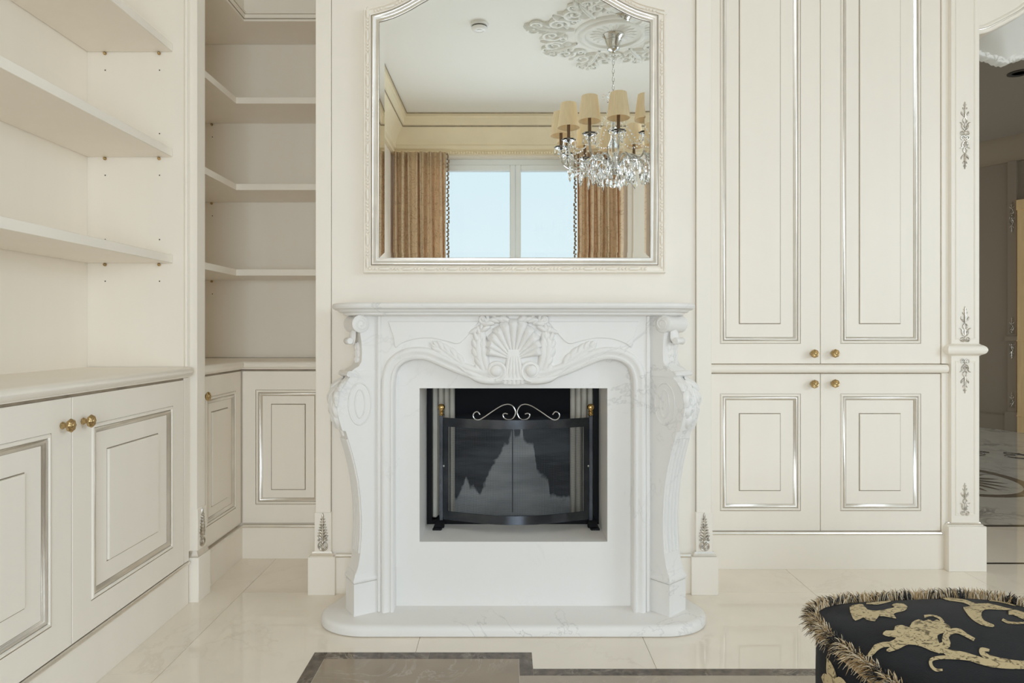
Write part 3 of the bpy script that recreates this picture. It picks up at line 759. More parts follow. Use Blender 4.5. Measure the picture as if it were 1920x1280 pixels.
UD0, UD1 = Z_(681.5, YD), 3.02
MB().box(0.864, xR+0.004, YD+0.022, 3.60, UD0-0.002, 3.08).build('body', 'cream', ucab)
MB().box(xR+0.0015, xR+0.040, YD-.004, YD+0.022, UD0, 3.08, 0.001).build('end_stile', 'cream', ucab)
for k in range(2):
    x0 = xS-dwR*(1-k)+0.0012
    kn = (dwR-0.040, Z_(662.5, YD)-UD0) if k == 0 else (0.055, Z_(662, YD)-UD0)
    door(ucab, x0-xL, UD0-0.95, dwR-0.0030, UD1-UD0, 0.090, 0.092, 0.184, 0.187, kn)
MB().box(0.864, xR+.002, YD+.004, YD+.021, LD1+.0003, LD1+.0062).build('painted_gap_shade', 'glaze_and_shade', bcab)  # painted shade between the low doors and the rail
MB().box(xS-.004, xS+.004, YD+.008, YD+.021, LD0, LD1).build('painted_door_gap_shade', 'glaze_and_shade', bcab)  # dark strip behind the door joint, stands in for its shade
MB().box(0.864, xR+.002, YD+.004, YD+.021, UD0-.0045, UD0-.0003).build('painted_gap_shade', 'glaze_and_shade', ucab)  # painted shade between the rail and the upper doors
# rounded rail between them
rl = empty('rail_shelf', (1.4, YD, 0.925), label='rounded cream rail between the low and tall cupboards', cat='rail')
rz0, rz1 = Z_(698.5, YD), Z_(683, YD)
rc, rr = (rz0+rz1)/2, (rz1-rz0)/2
arc = [(YD+0.03, rc-rr)]+[(YD-0.012-math.cos(a)*rr*1.0, rc+math.sin(a)*rr) for a in [(-PI/2+PI*i/10) for i in range(11)]]+[(YD+0.03, rc+rr)]
MB().rings([[Vector((x, a, b)) for a, b in arc] for x in (0.864, xR+0.018)]).build('rail', 'cream', rl, sharp=40)

# ---- right pilaster with silver appliques
YP = 3.062
pr = empty('trim_6', (2.11, YP, 0), kind='structure', label='cream pilaster with silver scroll appliques at the hall opening')
s0, s1 = X_(1783.5, YP), X_(1836.5, YP)
for (z0, z1) in ((0.218, 0.985), (1.040, HC)):
    # shaft with an off-centre raised panel edge
    MB().box(s0, s1, YP, 3.25, z0, z1, 0.0015).build('shaft', 'cream', pr)
    if z0 < .5: za, zb = z0+0.035, z1-0.022
    else: za, zb = z0+0.02, z1
    e0 = X_(1791, YP); e1 = X_(1829, YP)
    fr = lambda i, d: [(e0+i, YP-d, za+i), (e1-i, YP-d, za+i), (e1-i, YP-d, zb-i), (e0+i, YP-d, zb-i)]
    MB().rings([fr(0, -.001), fr(0.0012, 0.003), fr(0.0038, 0.003), fr(0.0052, .0008), fr(0.0075, 0.0018), fr(0.009, -.001)], caps=False).build('panel_bead', 'cream', pr, sharp=50)
b0, b1 = X_(1776, YP), X_(1844, YP)
bo = [(b0, YP-0.012), (b1, YP-0.012), (b1, 3.25), (b0, 3.25)]
MB().stack(bo, [(0.014, 0.985), (0.012, 0.988), (0.004, 0.992), (-0.004, 0.999), (-0.0075, 1.008), (-0.008, 1.0125), (-0.0075, 1.017), (-0.004, 1.026), (0.004, 1.033), (0.012, 1.037), (0.014, 1.040)]).build('band', 'cream', pr, sharp=40)
q0, q1 = X_(1775, 3.059), X_(1846, 3.059)
MB().stack([(q0+.004, YP-.001), (q1-.004, YP-.001), (q1-.004, 3.25), (q0+.004, 3.25)], [(0, 0.205), (0.0, 0.209), (0.006, 0.214), (0.008, 0.219)]).build('plinth_cap', 'silver', pr)
MB().box(q0, q1, 3.044, 3.25, 0, 0.206, 0.0015).build('plinth_block', 'cream', pr)
ox = (s0+s1)/2-.003
mpo = lambda zc: plane_map((ox, YP-.0005, zc), (1, 0, 0), (0, 0, 1), (0, -1, 0))
filigree(mpo(Z_(641, YP)), 0.165, pr)
filigree(mpo(Z_(672, YP)), 0.160, pr, flip=-1)
filigree(mpo(Z_(966, YP)), 0.150, pr)
mm = filigree(mpo(Z_(254, YP)), 0.155, pr, build=False)
filigree(mpo(Z_(254, YP)), 0.155, pr, flip=-1, m=mm, build=False)
mm.build('scroll_applique', 'silver_old', pr, sharp=50)

# ------------------------------------------------------------------ FIREPLACE
fp_ = empty('fireplace', (XC, 2.6, 0), label='white marble fireplace with carved shell frieze and scrolled legs', cat='fireplace')
def ell(cx, cy, rx, ry, a0, a1, n=12): return [(cx+rx*math.cos(a0+(a1-a0)*i/n), cy+ry*math.sin(a0+(a1-a0)*i/n)) for i in range(n+1)]
# hearth slab
HZ = 0.042; HW = 0.727
def hearth_outline():
    l = [(-HW+0.075+XC, 2.771)]+ell(-HW+0.19+XC, 2.535, 0.19, 0.148, PI*0.86, PI*1.5, 16)
    r = [(2*XC-x, y) for x, y in l][::-1]
    return l+r
MB().stack(hearth_outline(), [(0.010, 0.0005), (0.002, 0.004), (0.0, 0.012), (0.0, 0.026), (0.003, 0.035), (0.009, 0.040), (0.018, HZ)]).build('hearth_slab', 'white_marble', fp_, sharp=50)
# mantel shelf
MW = 0.695
def mantel_outline():
    l = [(-MW+XC, YB-0.001)]+ell(-MW+0.155+XC, 2.57, 0.155, 0.148, PI, PI*1.5, 14)
    r = [(2*XC-x, y) for x, y in l][::-1]
    return l+r
MT = 1.2035
MB().stack(mantel_outline(), [(0.060, MT-0.047), (0.046, MT-0.046), (0.040, MT-0.041), (0.040, MT-0.036), (0.030, MT-0.0355), (0.022, MT-0.030), (0.020, MT-0.0255), (0.012, MT-0.025), (0.003, MT-0.019), (0.0, MT-0.012), (0.001, MT-0.006), (0.006, MT-0.001), (0.012, MT)]).build('mantel_shelf', 'white_marble', fp_, sharp=32)
# body mass behind (sides) and inner panel with the fire opening
YF, YP_ = 2.512, 2.566
OX, OZ0, OZ1 = 0.3615, 0.2885, 0.879
AX = 0.515
z_top = MT-0.0465
def ring_plate(x0, x1, z0, z1, a0, a1, b0, b1, Yf, Yb):
    o_ = [(x0, z0), (x1, z0), (x1, z1), (x0, z1)]; i_ = [(a0, b0), (a1, b0), (a1, b1), (a0, b1)]
    m = MB(); m.rings([[Vector((a, Yb, b)) for a, b in i_], [Vector((a, Yf, b)) for a, b in i_], [Vector((a, Yf, b)) for a, b in o_], [Vector((a, Yb, b)) for a, b in o_]], caps=False, loop=True)
    return m
ring_plate(-AX+XC, AX+XC, HZ, z_top, -OX+XC, OX+XC, OZ0, OZ1, YP_, YB).build('inner_panel', 'white_marble', fp_)
# front plate with the scrolled arch
def px2(p, Y=YF): return ((p[0]-963.5)*Y/F+XC, Z_(p[1], Y))
arch_px = [(738, 1144), (738, 900), (738, 730), (739, 712), (742, 698), (748, 687), (762, 677), (781, 673), (801, 675), (824, 684.5), (855, 698), (887, 709), (922, 716), (963.5, 719)]
half = arch_px[:3]+[tuple(v) for v in catmull(arch_px[2:], 5)][1:]
full = half+[(1927-x, y) for x, y in half[::-1][1:]]
inner = [px2(p) for p in full]; inner[0] = (inner[0][0], HZ); inner[-1] = (inner[-1][0], HZ)
outer = [(-AX+XC, HZ), (-AX+XC, z_top), (AX+XC, z_top), (AX+XC, HZ)]
poly = outer+inner[::-1]
MB().prism(poly, XZ(YP_), 0.0, YP_-YF).build('frieze', 'white_marble', fp_)
# arch moulding (stepped roll)
mo = [(-0.0015, -0.053), (-0.0015, 0.002), (0.003, 0.006), (0.008, 0.008), (0.011, 0.006), (0.012, 0.003), (0.018, 0.004), (0.026, 0.010), (0.034, 0.013), (0.041, 0.010), (0.045, 0.004), (0.047, -0.001)]
MB().sweep(mo, inner, XZ(YF)).build('arch_moulding', 'white_marble', fp_, sharp=50)
# vertical strips on the outer side and shallow frieze panels
for sg in (-1, 1):
    xa, xb = XC+sg*0.499, XC+sg*0.513
    MB().box(xa, xb, YF-0.006, YF+.01, HZ, z_top, 0.003).build('pilaster_strip', 'white_marble', fp_)
    pts = [(728, 602), (900, 602), (884, 622), (862, 644), (838, 640), (808, 634), (778, 636), (754, 644), (742, 652), (738, 632)]
    pts = [tuple(v) for v in catmull([(p[0], p[1]) for p in pts[2:]], 3)]
    pts = [(728, 602), (900, 602)]+[(a, b) for a, b in pts]
    pg = [px2(p if sg < 0 else (1927-p[0], p[1])) for p in pts]
    MB().prism(pg, XZ(YF), -0.004, 0.005, bev=0.003).build('frieze_panel', 'white_marble', fp_)

# --- carved centre: shell, volutes, acanthus
S = YF/F
mpF = lambda a, b, h: Vector((XC+a*S, YF-h, Z_(CY-b+0, YF)))            # a: px right of the axis, b: px above the horizon line
def Bz(y): return CY-y
def mf(a, y, h): return Vector((XC+a*S, YF-h, Z_(y, YF)))
rel = lambda a, b, h: mf(a, -b, h)         # a,b in px (b = -image y)
shell = MB()
for i in range(-5, 6):
    an = i*0.25; Lr = 66-22*(abs(i)/5)**1.2
    wdt = 15.5 if abs(i) < 4 else 13
    # ribs: swelling towards the rim, concave towards the hinge
    rows = []
    for q in range(9):
        f = q/8; r = 8+Lr*f; c = (rel((math.sin(an))*r, -674+math.cos(an)*r, 0))
        w = (1.5+wdt*0.5*f)
        row = []
        for j in range(-3, 4):
            g = j/3; aa = math.sin(an)*r+math.cos(an)*w*g; bb = -674+math.cos(an)*r-math.sin(an)*w*g
            dish = 0.006+0.016*f*f
            h = dish+0.010*(1-g*g)*(0.3+f)
            if f > .99: h = dish*0.55+0.004*(1-g*g)
            if abs(j) == 3: h = dish-0.004
            row.append(rel(aa, bb, h))
        rows.append(row)
    tip = [rel(math.sin(an)*(8+Lr+4)+math.cos(an)*wdt*0.35*(j/3), -674+math.cos(an)*(8+Lr+4)-math.sin(an)*wdt*0.35*(j/3), -0.002) for j in range(-3, 4)]
    rows.append(tip)
    shell.rings(rows, closed=False, caps=False)
# hinge stem flutes
for a, w in ((-15, 11), (-7.5, 12), (0, 13), (7.5, 12), (15, 11)):
    shell.petal(rel, a*0.5, -660, PI-a*0.010, 60, w, 0.017, 0, 8, 4, base=0.6, tip=0.8)
shell.prism([(-20, -712), (20, -712), (12, -670), (10, -655), (-10, -655), (-12, -670)], rel, -0.002, 0.012)
shell.build('shell_carving', 'white_marble', fp_, sharp=55)
for sg in (-1, 1):
    vo = MB()
    c = (sg*33, -694.5)
    vo.scroll(rel, c[0], c[1], 19, 8.5, 1.15, -PI/2, -sg, 0.0085, 0.010, 30, 7, 0.75)
    vo.prism([(c[0]+17*math.cos(t*PI/10), c[1]+17*math.sin(t*PI/10)) for t in range(20)], rel, -0.002, 0.010)
    vo.lathe([(0.022, 0), (0.0215, 0.008), (0.018, 0.014), (0.010, 0.018), (0.0005, 0.0195)], 18, Matrix.Translation(rel(c[0], c[1], 0.008)) @ Matrix.Rotation(PI/2, 4, 'X'))
    vo.build('volute', 'white_marble', fp_, sharp=50)
    # lower leaf sweeping along the arch
    lf = MB()
    lf.petal(rel, sg*24, -713, sg*1.62, 62, 16, 0.016, sg*-0.42, 9, 4, base=0.8)
    lf.petal(rel, sg*56, -709, sg*1.25, 46, 13, 0.012, sg*-0.25, 8, 4, base=0.7)
    lf.petal(rel, sg*60, -702, sg*0.7, 24, 12, 0.012, -sg*0.5, 6, 4, base=0.6)
    lf.petal(rel, sg*70, -700, sg*1.05, 24, 11, 0.010, -sg*0.5, 6, 4, base=0.6)
    lf.build('leaf_carving', 'white_marble', fp_, sharp=55)
    # long acanthus leaf running up and out
    lf = MB()
    lf.petal(rel, sg*78, -704, sg*0.78, 100, 20, 0.014, sg*0.28, 11, 4, base=0.45, crease=0.35)
    for (t, da, ll, w) in ((0.22, -0.55, 34, 13), (0.40, -0.55, 34, 14), (0.58, -0.50, 30, 13), (0.74, -0.45, 26, 12), (0.88, -.30, 18, 9), (0.35, 0.45, 26, 11), (0.55, 0.45, 30, 12), (0.75, 0.45, 28, 11), (0.90, 0.3, 16, 8)):
        r = 92*t; aa = 78+math.sin(0.78+0.12*t)*r; bb = -704+math.cos(0.78+0.12*t)*r
        lf.petal(rel, sg*aa, bb, sg*(0.84+da), ll, w, 0.012, -sg*da*0.9, 6, 4, base=0.55)
    lf.build('leaf_carving', 'white_marble', fp_, sharp=55)
    # inner upright acanthus beside the shell
    lf = MB()
    lf.petal(rel, sg*50, -700, sg*0.40, 88, 30, 0.020, -sg*0.72, 11, 4, base=0.6, crease=0.3)
    for (t, da, ll, w) in ((0.15, 0.55, 28, 14), (0.32, 0.6, 30, 15), (0.50, 0.6, 28, 14), (0.68, 0.55, 24, 12), (0.84, 0.35, 18, 10), (0.30, -0.5, 22, 13), (0.50, -0.55, 24, 14), (0.70, -0.5, 22, 13), (0.88, -0.35, 18, 10)):
        r = 88*t; an = 0.42-0.31*t; aa = 50+math.sin(an)*r; bb = -700+math.cos(an)*r
        lf.petal(rel, sg*aa, bb, sg*(an+da), ll, w, 0.016, -sg*da*1.1, 6, 4, base=0.6)
    lf.build('leaf_carving', 'white_marble', fp_, sharp=55)
    # crest: curled leaf over the shell's rim ending in a small scroll
    cr = MB()
    cr.scroll(rel, sg*57, -598, 10.5, 3, 1.2, PI*0.5, sg, 0.0075, 0.010, 22, 7, 0.7)
    cr.lathe([(0.011, 0), (0.010, 0.008), (0.006, 0.012), (0.0004, 0.013)], 14, Matrix.Translation(rel(sg*57, -598, 0.006)) @ Matrix.Rotation(PI/2, 4, 'X'))
    for (a, y, an, ll, w, cu) in ((6, 604, 0.9, 26, 14, 0.7), (16, 602, 1.1, 24, 14, 0.6), (26, 603, 1.2, 24, 13, 0.6), (36, 606, 1.5, 24, 13, 0.5), (44, 612, 1.9, 22, 12, 0.5), (48, 606, 0.6, 16, 10, 0.6), (30, 598, 0.7, 18, 10, 0.8), (14, 597, 0.6, 16, 10, 0.8), (62, 612, 2.3, 26, 12, -0.6), (56, 618, 2.6, 28, 13, -.4)):
        cr.petal(rel, sg*a, -y, sg*an, ll, w, 0.022 if a < 50 else 0.014, sg*cu, 6, 4, base=0.6)
    cr.build('crest_carving', 'white_marble', fp_, sharp=55)

# --- scrolled corner legs
PROF = [(1.158, .012), (1.135, .012), (1.10, .006), (1.06, .000), (1.02, -.002), (0.985, .000), (0.968, .010), (0.957, .030), (0.948, .040), (0.938, .043), (0.931, .043),
        (0.925, .046), (0.912, .062), (0.895, .078), (0.868, .089), (0.838, .093), (0.805, .091), (0.775, .085), (0.748, .077), (0.733, .072), (0.731, .060), (0.70, .050), (0.65, .035), (0.60, .022), (0.54, .010), (0.47, .002), (0.40, -.002), (0.33, -.001), (0.27, .004), (0.225, .012), (0.195, .022)]
def leg(side, a_deg, T, cx0, cy0):
    a = math.radians(a_deg); sg = side
    d = Vector((sg*math.sin(a), -math.cos(a), 0)); n = Vector((-sg*math.cos(a), -math.sin(a), 0))
    O = Vector((cx0, cy0, 0))
    mpS = lambda p, z, t: O+d*p+n*t+Vector((0, 0, z))      # t=0 face seen from the middle, negative t away from it
    g = MB()
    prof = [(p, z) for z, p in PROF]
    poly = [(-0.15, 1.158)]+prof+[(-0.15, 0.195)]
    poly = poly[::-1]
    g.prism(poly, mpS, -T, 0.0)
    lg = g.build('scroll_leg', 'white_marble', fp_, sharp=40)
    # raised margin along the side panel, oval boss
    ov = MB()
    for (rx, rz, r) in ((0.044, 0.078, 0.0028), (0.019, 0.052, 0.0028)):
        pts = [mpS(0.006+rx*math.cos(t*2*PI/28), 0.828+rz*math.sin(t*2*PI/28), 0.0) for t in range(28)]
        ov.tube(pts, r, 6, closed=True)
    ov.build('oval_moulding', 'white_marble', lg, sharp=60)
    # flutes on the lower front
    fl = MB()
    for q in (-0.16, -0.39, -0.61, -0.84):
        pts = [mpS(p+0.0005, z, T*q) for z, p in PROF if 0.225 < z < 0.71]
        fl.tube(pts, 0.0085*T/0.09, 6)
    fl.build('flutes', 'white_marble', lg, sharp=60)
    # ledge over the knee
    led = MB()
    led.prism([(-0.12, 0.951), (0.050, 0.951), (0.057, 0.944), (0.057, 0.936), (0.050, 0.930), (-0.12, 0.930)], mpS, -T-0.008, 0.004)
    led.build('knee_ledge', 'white_marble', lg, sharp=40)
    # acanthus on the knee: lobes laid along the front curve
    def frontpt(z):
        for (z0, p0), (z1, p1) in zip(PROF, PROF[1:]):
            if z1 <= z <= z0: return p0+(p1-p0)*((z0-z)/max(1e-6, z0-z1))
        return 0
    mpK = lambda u, v, h: mpS(frontpt(v)+h, v, -T*0.5+u)
    lf = MB()
    lf.petal(mpK, 0, 0.918, PI, 0.21, T*0.42, 0.016, 0, 11, 4, base=0.8, tip=0.35, crease=0.3)
    for v, s_, an_ in ((0.922, 1.0, 1.15), (0.885, 1.15, 0.85), (0.835, 1.0, 0.6), (0.795, 0.85, 0.42)):
        for g_ in (-1, 1):
            lf.petal(mpK, g_*T*0.08, v, PI-g_*an_, 0.062*s_, 0.040*s_, 0.016, g_*0.9, 7, 4, base=0.75, tip=0.35, crease=0.25)
    lf.build('knee_leaf', 'white_marble', lg, sharp=55)
    # top volute: roll with a coiled end, smaller curl below and a string of buds
    tv = MB()
    Rm = Matrix(((n.x, d.x, 0), (n.y, d.y, 0), (0, 0, 1))).to_4x4()
    def roll(p, z, r, t0, t1, k):
        rs = []
        for t, f in ((t0, 0.80), (t0+0.004*(1 if t1 > t0 else -1), 1.0), ((t0+t1)/2, 0.86), (t1-0.004*(1 if t1 > t0 else -1), 1.0), (t1, 0.80)):
            rs.append([mpS(p+r*f*math.cos(2*PI*j/k), z+r*f*math.sin(2*PI*j/k), t) for j in range(k)])
        tv.rings(rs)
    roll(0.006, 1.126, 0.033, 0.014, -T-0.008, 22)
    for t_ in (0.0125, ):
        pts = [mpS(0.006+(0.025-0.018*i/24)*math.cos(PI/2+i*0.40), 1.126+(0.025-0.018*i/24)*math.sin(PI/2+i*0.40), t_+0.0015) for i in range(25)]
        tv.tube(pts, 0.0035, 6)
    tv.petal(lambda u, v, h: mpS(0.014+h+max(0, 1.10-v)*0.05, v, -T*0.5+u), 0, 1.105, PI, 0.055, T*0.5, 0.016, 0, 7, 3, base=0.8, tip=0.4)
    roll(0.034, 1.062, 0.0135, -T*0.28, -T*0.78, 14)
    mpU = lambda u, v, h: mpS(frontpt(v)+h, v, -T*0.5+u)
    for v, s_ in ((1.055, 1.0), (1.030, 0.9), (1.005, 0.75)):
        tv.petal(mpU, 0, v, PI, 0.034*s_, 0.024*s_, 0.014, 0, 6, 3, base=0.6, tip=0.2)
        for g_ in (-1, 1): tv.petal(mpU, g_*0.004, v, PI-g_*0.6, 0.034*s_, 0.018*s_, 0.011, g_*0.8, 6, 3, base=0.6, tip=0.2)
    tv.build('top_volute', 'white_marble', lg, sharp=50)
    # base: ring and block
    fb = MB()
    c0 = O+d*0.030
    e = [c0+n*0.004, c0-n*(T+0.004), c0-n*(T+0.004)-d*0.15, c0+n*0.004-d*0.15]
    pol = [(v.x, v.y) for v in e]
    fb.stack(pol, [(0.004, 0.160), (-0.001, 0.164), (-0.0035, 0.171), (-0.001, 0.178), (0.003, 0.182), (0.006, 0.192), (0.008, 0.200)])
    fb.stack(pol, [(0.0, HZ), (0.0, 0.160), (0.004, 0.1605)])
    fb.build('leg_block', 'white_marble', lg, sharp=40)
    return lg
leg(-1, 58, 0.085, -0.540, 2.487)
leg(1, 42, 0.098, 0.586, 2.487)
# side returns between legs and wall
for sg in (-1, 1):
    MB().box(XC+sg*0.42, XC+sg*0.575, 2.60, YB, HZ, z_top, 0.002).build('side_return', 'white_marble', fp_)

# fire opening lining
fbx = empty('firebox', (XC, 2.95, OZ0), label='dark sooted firebox insert with cream ribbed sides inside the fireplace', cat='firebox')
ring_plate(XC-OX-.006, XC+OX+.006, OZ0-.006, OZ1+.006, XC-OX+.020, XC+OX-.020, OZ0+.010, OZ1-.004, YB+.012, YB+.040).build('frame', 'black_paint', fbx)
for sg in (-1, 1):
    for k, (x_, y_) in enumerate(((0.332, 2.850), (0.308, 2.872), (0.286, 2.896), (0.264, 2.920))):
        MB().box(XC+sg*(x_-0.010), XC+sg*(x_+0.013), y_, y_+0.03, OZ0+.012, OZ1+.01, 0.006).build('lining_rib', 'refractory', fbx)
MB().box(XC-OX, XC+OX, YB+0.02, 3.28, OZ1+.012, OZ1+.016).build('top_plate', 'black_paint', fbx)
MB().box(XC-OX, XC+OX, YB+0.02, 3.28, OZ0-.012, OZ0-.004).build('base_plate', 'black_paint', fbx)
g_ = MB().box(-0.36, 0.36, -0.004, 0.004, 0.27, 0.893).build('glass_door', 'soot', fbx, world=False, loc=(0, 0.0, -OZ0))
MB().box(-0.0025, 0.0025, -0.008, -0.004, 0.30, 0.70).build('door_seam', 'black_paint', g_, world=False)

# ------------------------------------------------------------------ FIRE SCREEN
fs = empty('fire_screen', (0.04, 2.75, OZ0), label='curved black steel fire screen with brass finials in front of the firebox', cat='fire screen')
xa, xb = X_(827.5, 2.75), X_(1107.5, 2.75)
sxm, shw = (xa+xb)/2, (xb-xa)/2
def bow(f): return 2.748-0.085*math.cos(f*PI/2)**1.1 if abs(f) < 1 else 2.748     # f in -1..1
def bar(z0, z1, f0=-0.96, f1=0.96, th=0.006, off=0.0, n=28):
    rs = []
    for i in range(n+1):
        f = f0+(f1-f0)*i/n; x = sxm+shw*f; y = bow(f)+off
        rs.append([(x, y-th, z0), (x, y-th, z1), (x, y, z1), (x, y, z0)])
    return MB().rings(rs)
zt1, zt0, zb1, zb0 = 0.7435, 0.707, 0.361, 0.326
bar(zt0, zt1).build('top_bar', 'black_steel', fs, sharp=30)
bar(zb0, zb1).build('bottom_bar', 'black_steel', fs, sharp=30)
for f0, f1 in ((-0.97, -0.90), (0.90, 0.97)):
    bar(zb0, zt1, f0, f1, 0.0062, 0, 4).build('side_bar', 'black_steel', fs, sharp=30)
for (f0, f1) in ((-0.885, -0.872), (0.872, 0.885)):
    bar(zb1, zt0, f0, f1, 0.008, 0, 2).build('inner_bead', 'black_steel', fs, sharp=30)
wm = MB(); nv, nh = 104, 78
for i in range(nv+1):
    f = -0.90+1.80*i/nv; x = sxm+shw*f; y = bow(f)-0.002; w = 0.00045
    wm.add([(x-w, y, zb1), (x+w, y, zb1), (x+w, y, zt0), (x-w, y, zt0)], [(0, 1, 2, 3)])
for j in range(nh+1):
    z = zb1+(zt0-zb1)*j/nh; w = 0.00045
    k = 20; vs = []
    for i in range(k+1):
        f = -0.90+1.80*i/k; x = sxm+shw*f; y = bow(f)-0.0015; vs += [(x, y, z-w), (x, y, z+w)]
    wm.add(vs, [(2*i, 2*i+2, 2*i+3, 2*i+1) for i in range(k)])
wm.build('wire_mesh', 'dark_wire', fs, kind='stuff', smooth=False)
for sg in (-1, 1):
    x = sxm+sg*shw*1.0
    MB().box(x-0.0085, x+0.0085, 2.744, 2.761, OZ0+.012, 0.752, 0.002).build('post', 'black_steel', fs)
    MB().lathe([(0.010, 0), (0.0115, 0.003), (0.008, 0.007), (0.0075, 0.010), (0.0105, 0.014), (0.0075, 0.018), (0.0085, 0.021), (0.013, 0.026), (0.0148, 0.033), (0.013, 0.040), (0.008, 0.0455), (0.0005, 0.047)], 18, Matrix.Translation((x, 2.7525, 0.752))).build('finial', 'gold', fs)
    ft = MB(); xo = sg*0.012
    rs = []
    for (yy, zz, dx) in ((2.775, OZ0+.030, -.004), (2.752, OZ0+.030, 0.0), (2.735, OZ0+.022, 0.006), (2.722, OZ0+.004, 0.012), (2.710, OZ0+.002, 0.015)):
        c = x+sg*dx
        rs.append([(c-.017, yy, zz-.002 if zz > OZ0+.005 else OZ0), (c+.017, yy, zz-.002 if zz > OZ0+.005 else OZ0), (c+.017, yy, zz+.006), (c-.017, yy, zz+.006)])
    ft.rings(rs); ft.box(x-.012, x+.012, 2.742, 2.765, OZ0, OZ0+.03, .002)
    ft.build('foot', 'black_paint', fs)
    MB().ball((x-sg*0.012, 2.742, 0.545), 0.006, 8, 6).build('bolt', 'chrome_wire', fs)
# scrolled wire crest
zc = 0.745; yy = 2.662
for sg in (-1, 1):
    px = [(1008, 776), (1010, 773), (1014, 777), (1011, 784), (1004, 787), (996, 782), (980, 771), (964, 761), (952, 757.5), (943, 760), (937, 768), (936, 777), (941, 785), (949, 786), (955, 780), (954, 775), (949, 774)]
    # mapped about the screen centre (965 px)
    pts = []
    raw = [(121, 777), (126, 771.5), (132, 774), (134, 780), (130, 785.5), (123, 786.5), (114, 782), (98, 771), (82, 761), (70, 757.5), (61, 760), (55.5, 768), (55, 776), (60, 784.5), (68, 786.5), (76, 783), (78, 777), (74, 774.5), (69, 776)]
    for a, y in raw:
        u = (a-53)                                  # px outwards from the centre line
        pts.append((sxm+sg*u*0.002130, yy, Z_(y, yy)))
    MB().tube(catmull(pts, 4), 0.0022, 6).build('crest_scroll', 'chrome_wire', fs)

# ------------------------------------------------------------------ MIRROR
mr = empty('wall_mirror', (0.035, YB, 1.34), label='arched wall mirror in a beaded cream and silver frame above the mantel', cat='mirror')
YM = 2.776
k_ = YM/F
mc = X_(964.8, YM)
gl_half = [(254, 483.5), (254, 41.8), (239, 38), (224, 33), (209, 26.3), (193, 18), (178, 9), (161, -0.5), (140, -13.5), (115, -28), (90, -40), (62, -49), (32, -54.5), (0, -56)]
right = [(mc+a*k_, Z_(y, YM)) for a, y in gl_half]
gpath = right+[(2*mc-x, z) for x, z in right[::-1][1:]]          # counter-clockwise seen from the room: up the right side, over, down the left
# glass: flat plate plus narrow bevelled rim
inn = offset_poly(gpath, -0.023)
MB().prism(inn, XZ(YM), -0.012, 0.0).build('glass_plate', 'mirror', mr, smooth=False)
bv = MB(); bv.rings([[Vector((a, YM, b)) for a, b in inn], [Vector((a, YM-0.0006, b)) for a, b in gpath]], caps=False)
bv.build('glass_bevel', 'mirror', mr, smooth=False)
# frame profile, outward from the glass edge (offset to the right of travel => negative left)
fpr = [(0.0, -0.004), (0.0, 0.006), (0.004, 0.0075), (0.010, 0.004), (0.016, 0.006), (0.021, 0.012), (0.0265, 0.014), (0.0300, 0.012), (0.0310, 0.004)]
MB().sweep([(-o, h) for o, h in fpr], gpath, XZ(YM), closed=True).build('silver_moulding', 'silver', mr, sharp=60)
fpo = [(0.0300, 0.0), (0.0310, 0.010), (0.036, 0.013), (0.038, 0.006), (0.054, 0.006), (0.056, 0.0135), (0.060, 0.0135), (0.063, 0.008), (0.065, -0.024), (0.02, -0.024)]
MB().sweep([(-o, h) for o, h in fpo], gpath, XZ(YM), closed=True, pc=True).build('outer_frame', 'cream', mr, sharp=40)
gz = [(0.0298, 0.0045), (0.0312, 0.011)]
MB().sweep([(-o, h) for o, h in [(0.0292, 0.0125), (0.0302, 0.0135), (0.0316, 0.0115), (0.0312, 0.009)]], gpath, XZ(YM), closed=True).build('glaze_line', 'glaze_and_shade', mr)
MB().sweep([(-o, h) for o, h in [(-0.0015, 0.0), (-0.0012, 0.0035), (0.0008, 0.0065)]], gpath, XZ(YM), closed=True).build('glaze_line', 'glaze_and_shade', mr)
# bead and reel run
bpth = offset_poly(gpath, 0.046); bpth = bpth+[bpth[0]]
bd = MB(); acc = 0.0; pat = [(0.052, 'p'), (0.0125, 'b'), (0.0125, 'b'), (0.0125, 'b')]; ip = 0
segs = []
for i in range(len(bpth)-1):
    p0, p1 = Vector(bpth[i]), Vector(bpth[i+1]); segs.append((p0, p1, (p1-p0).length))
tot = sum(s_[2] for s_ in segs)
def at_len(t):
    for p0, p1, L in segs:
        if t <= L: return p0+(p1-p0)*(t/L), (p1-p0).normalized()
        t -= L
    return segs[-1][1], (segs[-1][1]-segs[-1][0]).normalized()
t = 0.0; ip = 0
while t < tot-0.06:
    L, kd = pat[ip % 4]; ip += 1
    c, d = at_len(t+L/2); n_ = Vector((-d.y, d.x)); Lh = L*0.47; w = 0.0062
    rs = []
    for q in range(7):
        f = -1+2*q/6; ff = min(0.985, abs(f)); prof_w = (1-ff**(8 if kd == 'p' else 2.2))**0.5
        s_ = f*Lh
        rs.append([Vector((c.x+d.x*s_+n_.x*w*prof_w*math.cos(a), YM-0.0095-w*prof_w*0.95*math.sin(a), c.y+d.y*s_+n_.y*w*prof_w*math.cos(a))) for a in [2*PI*j/8 for j in range(8)]])
    bd.rings(rs); t += L+0.0012
bd.build('bead_and_reel', 'cream', mr, kind='stuff', sharp=70)

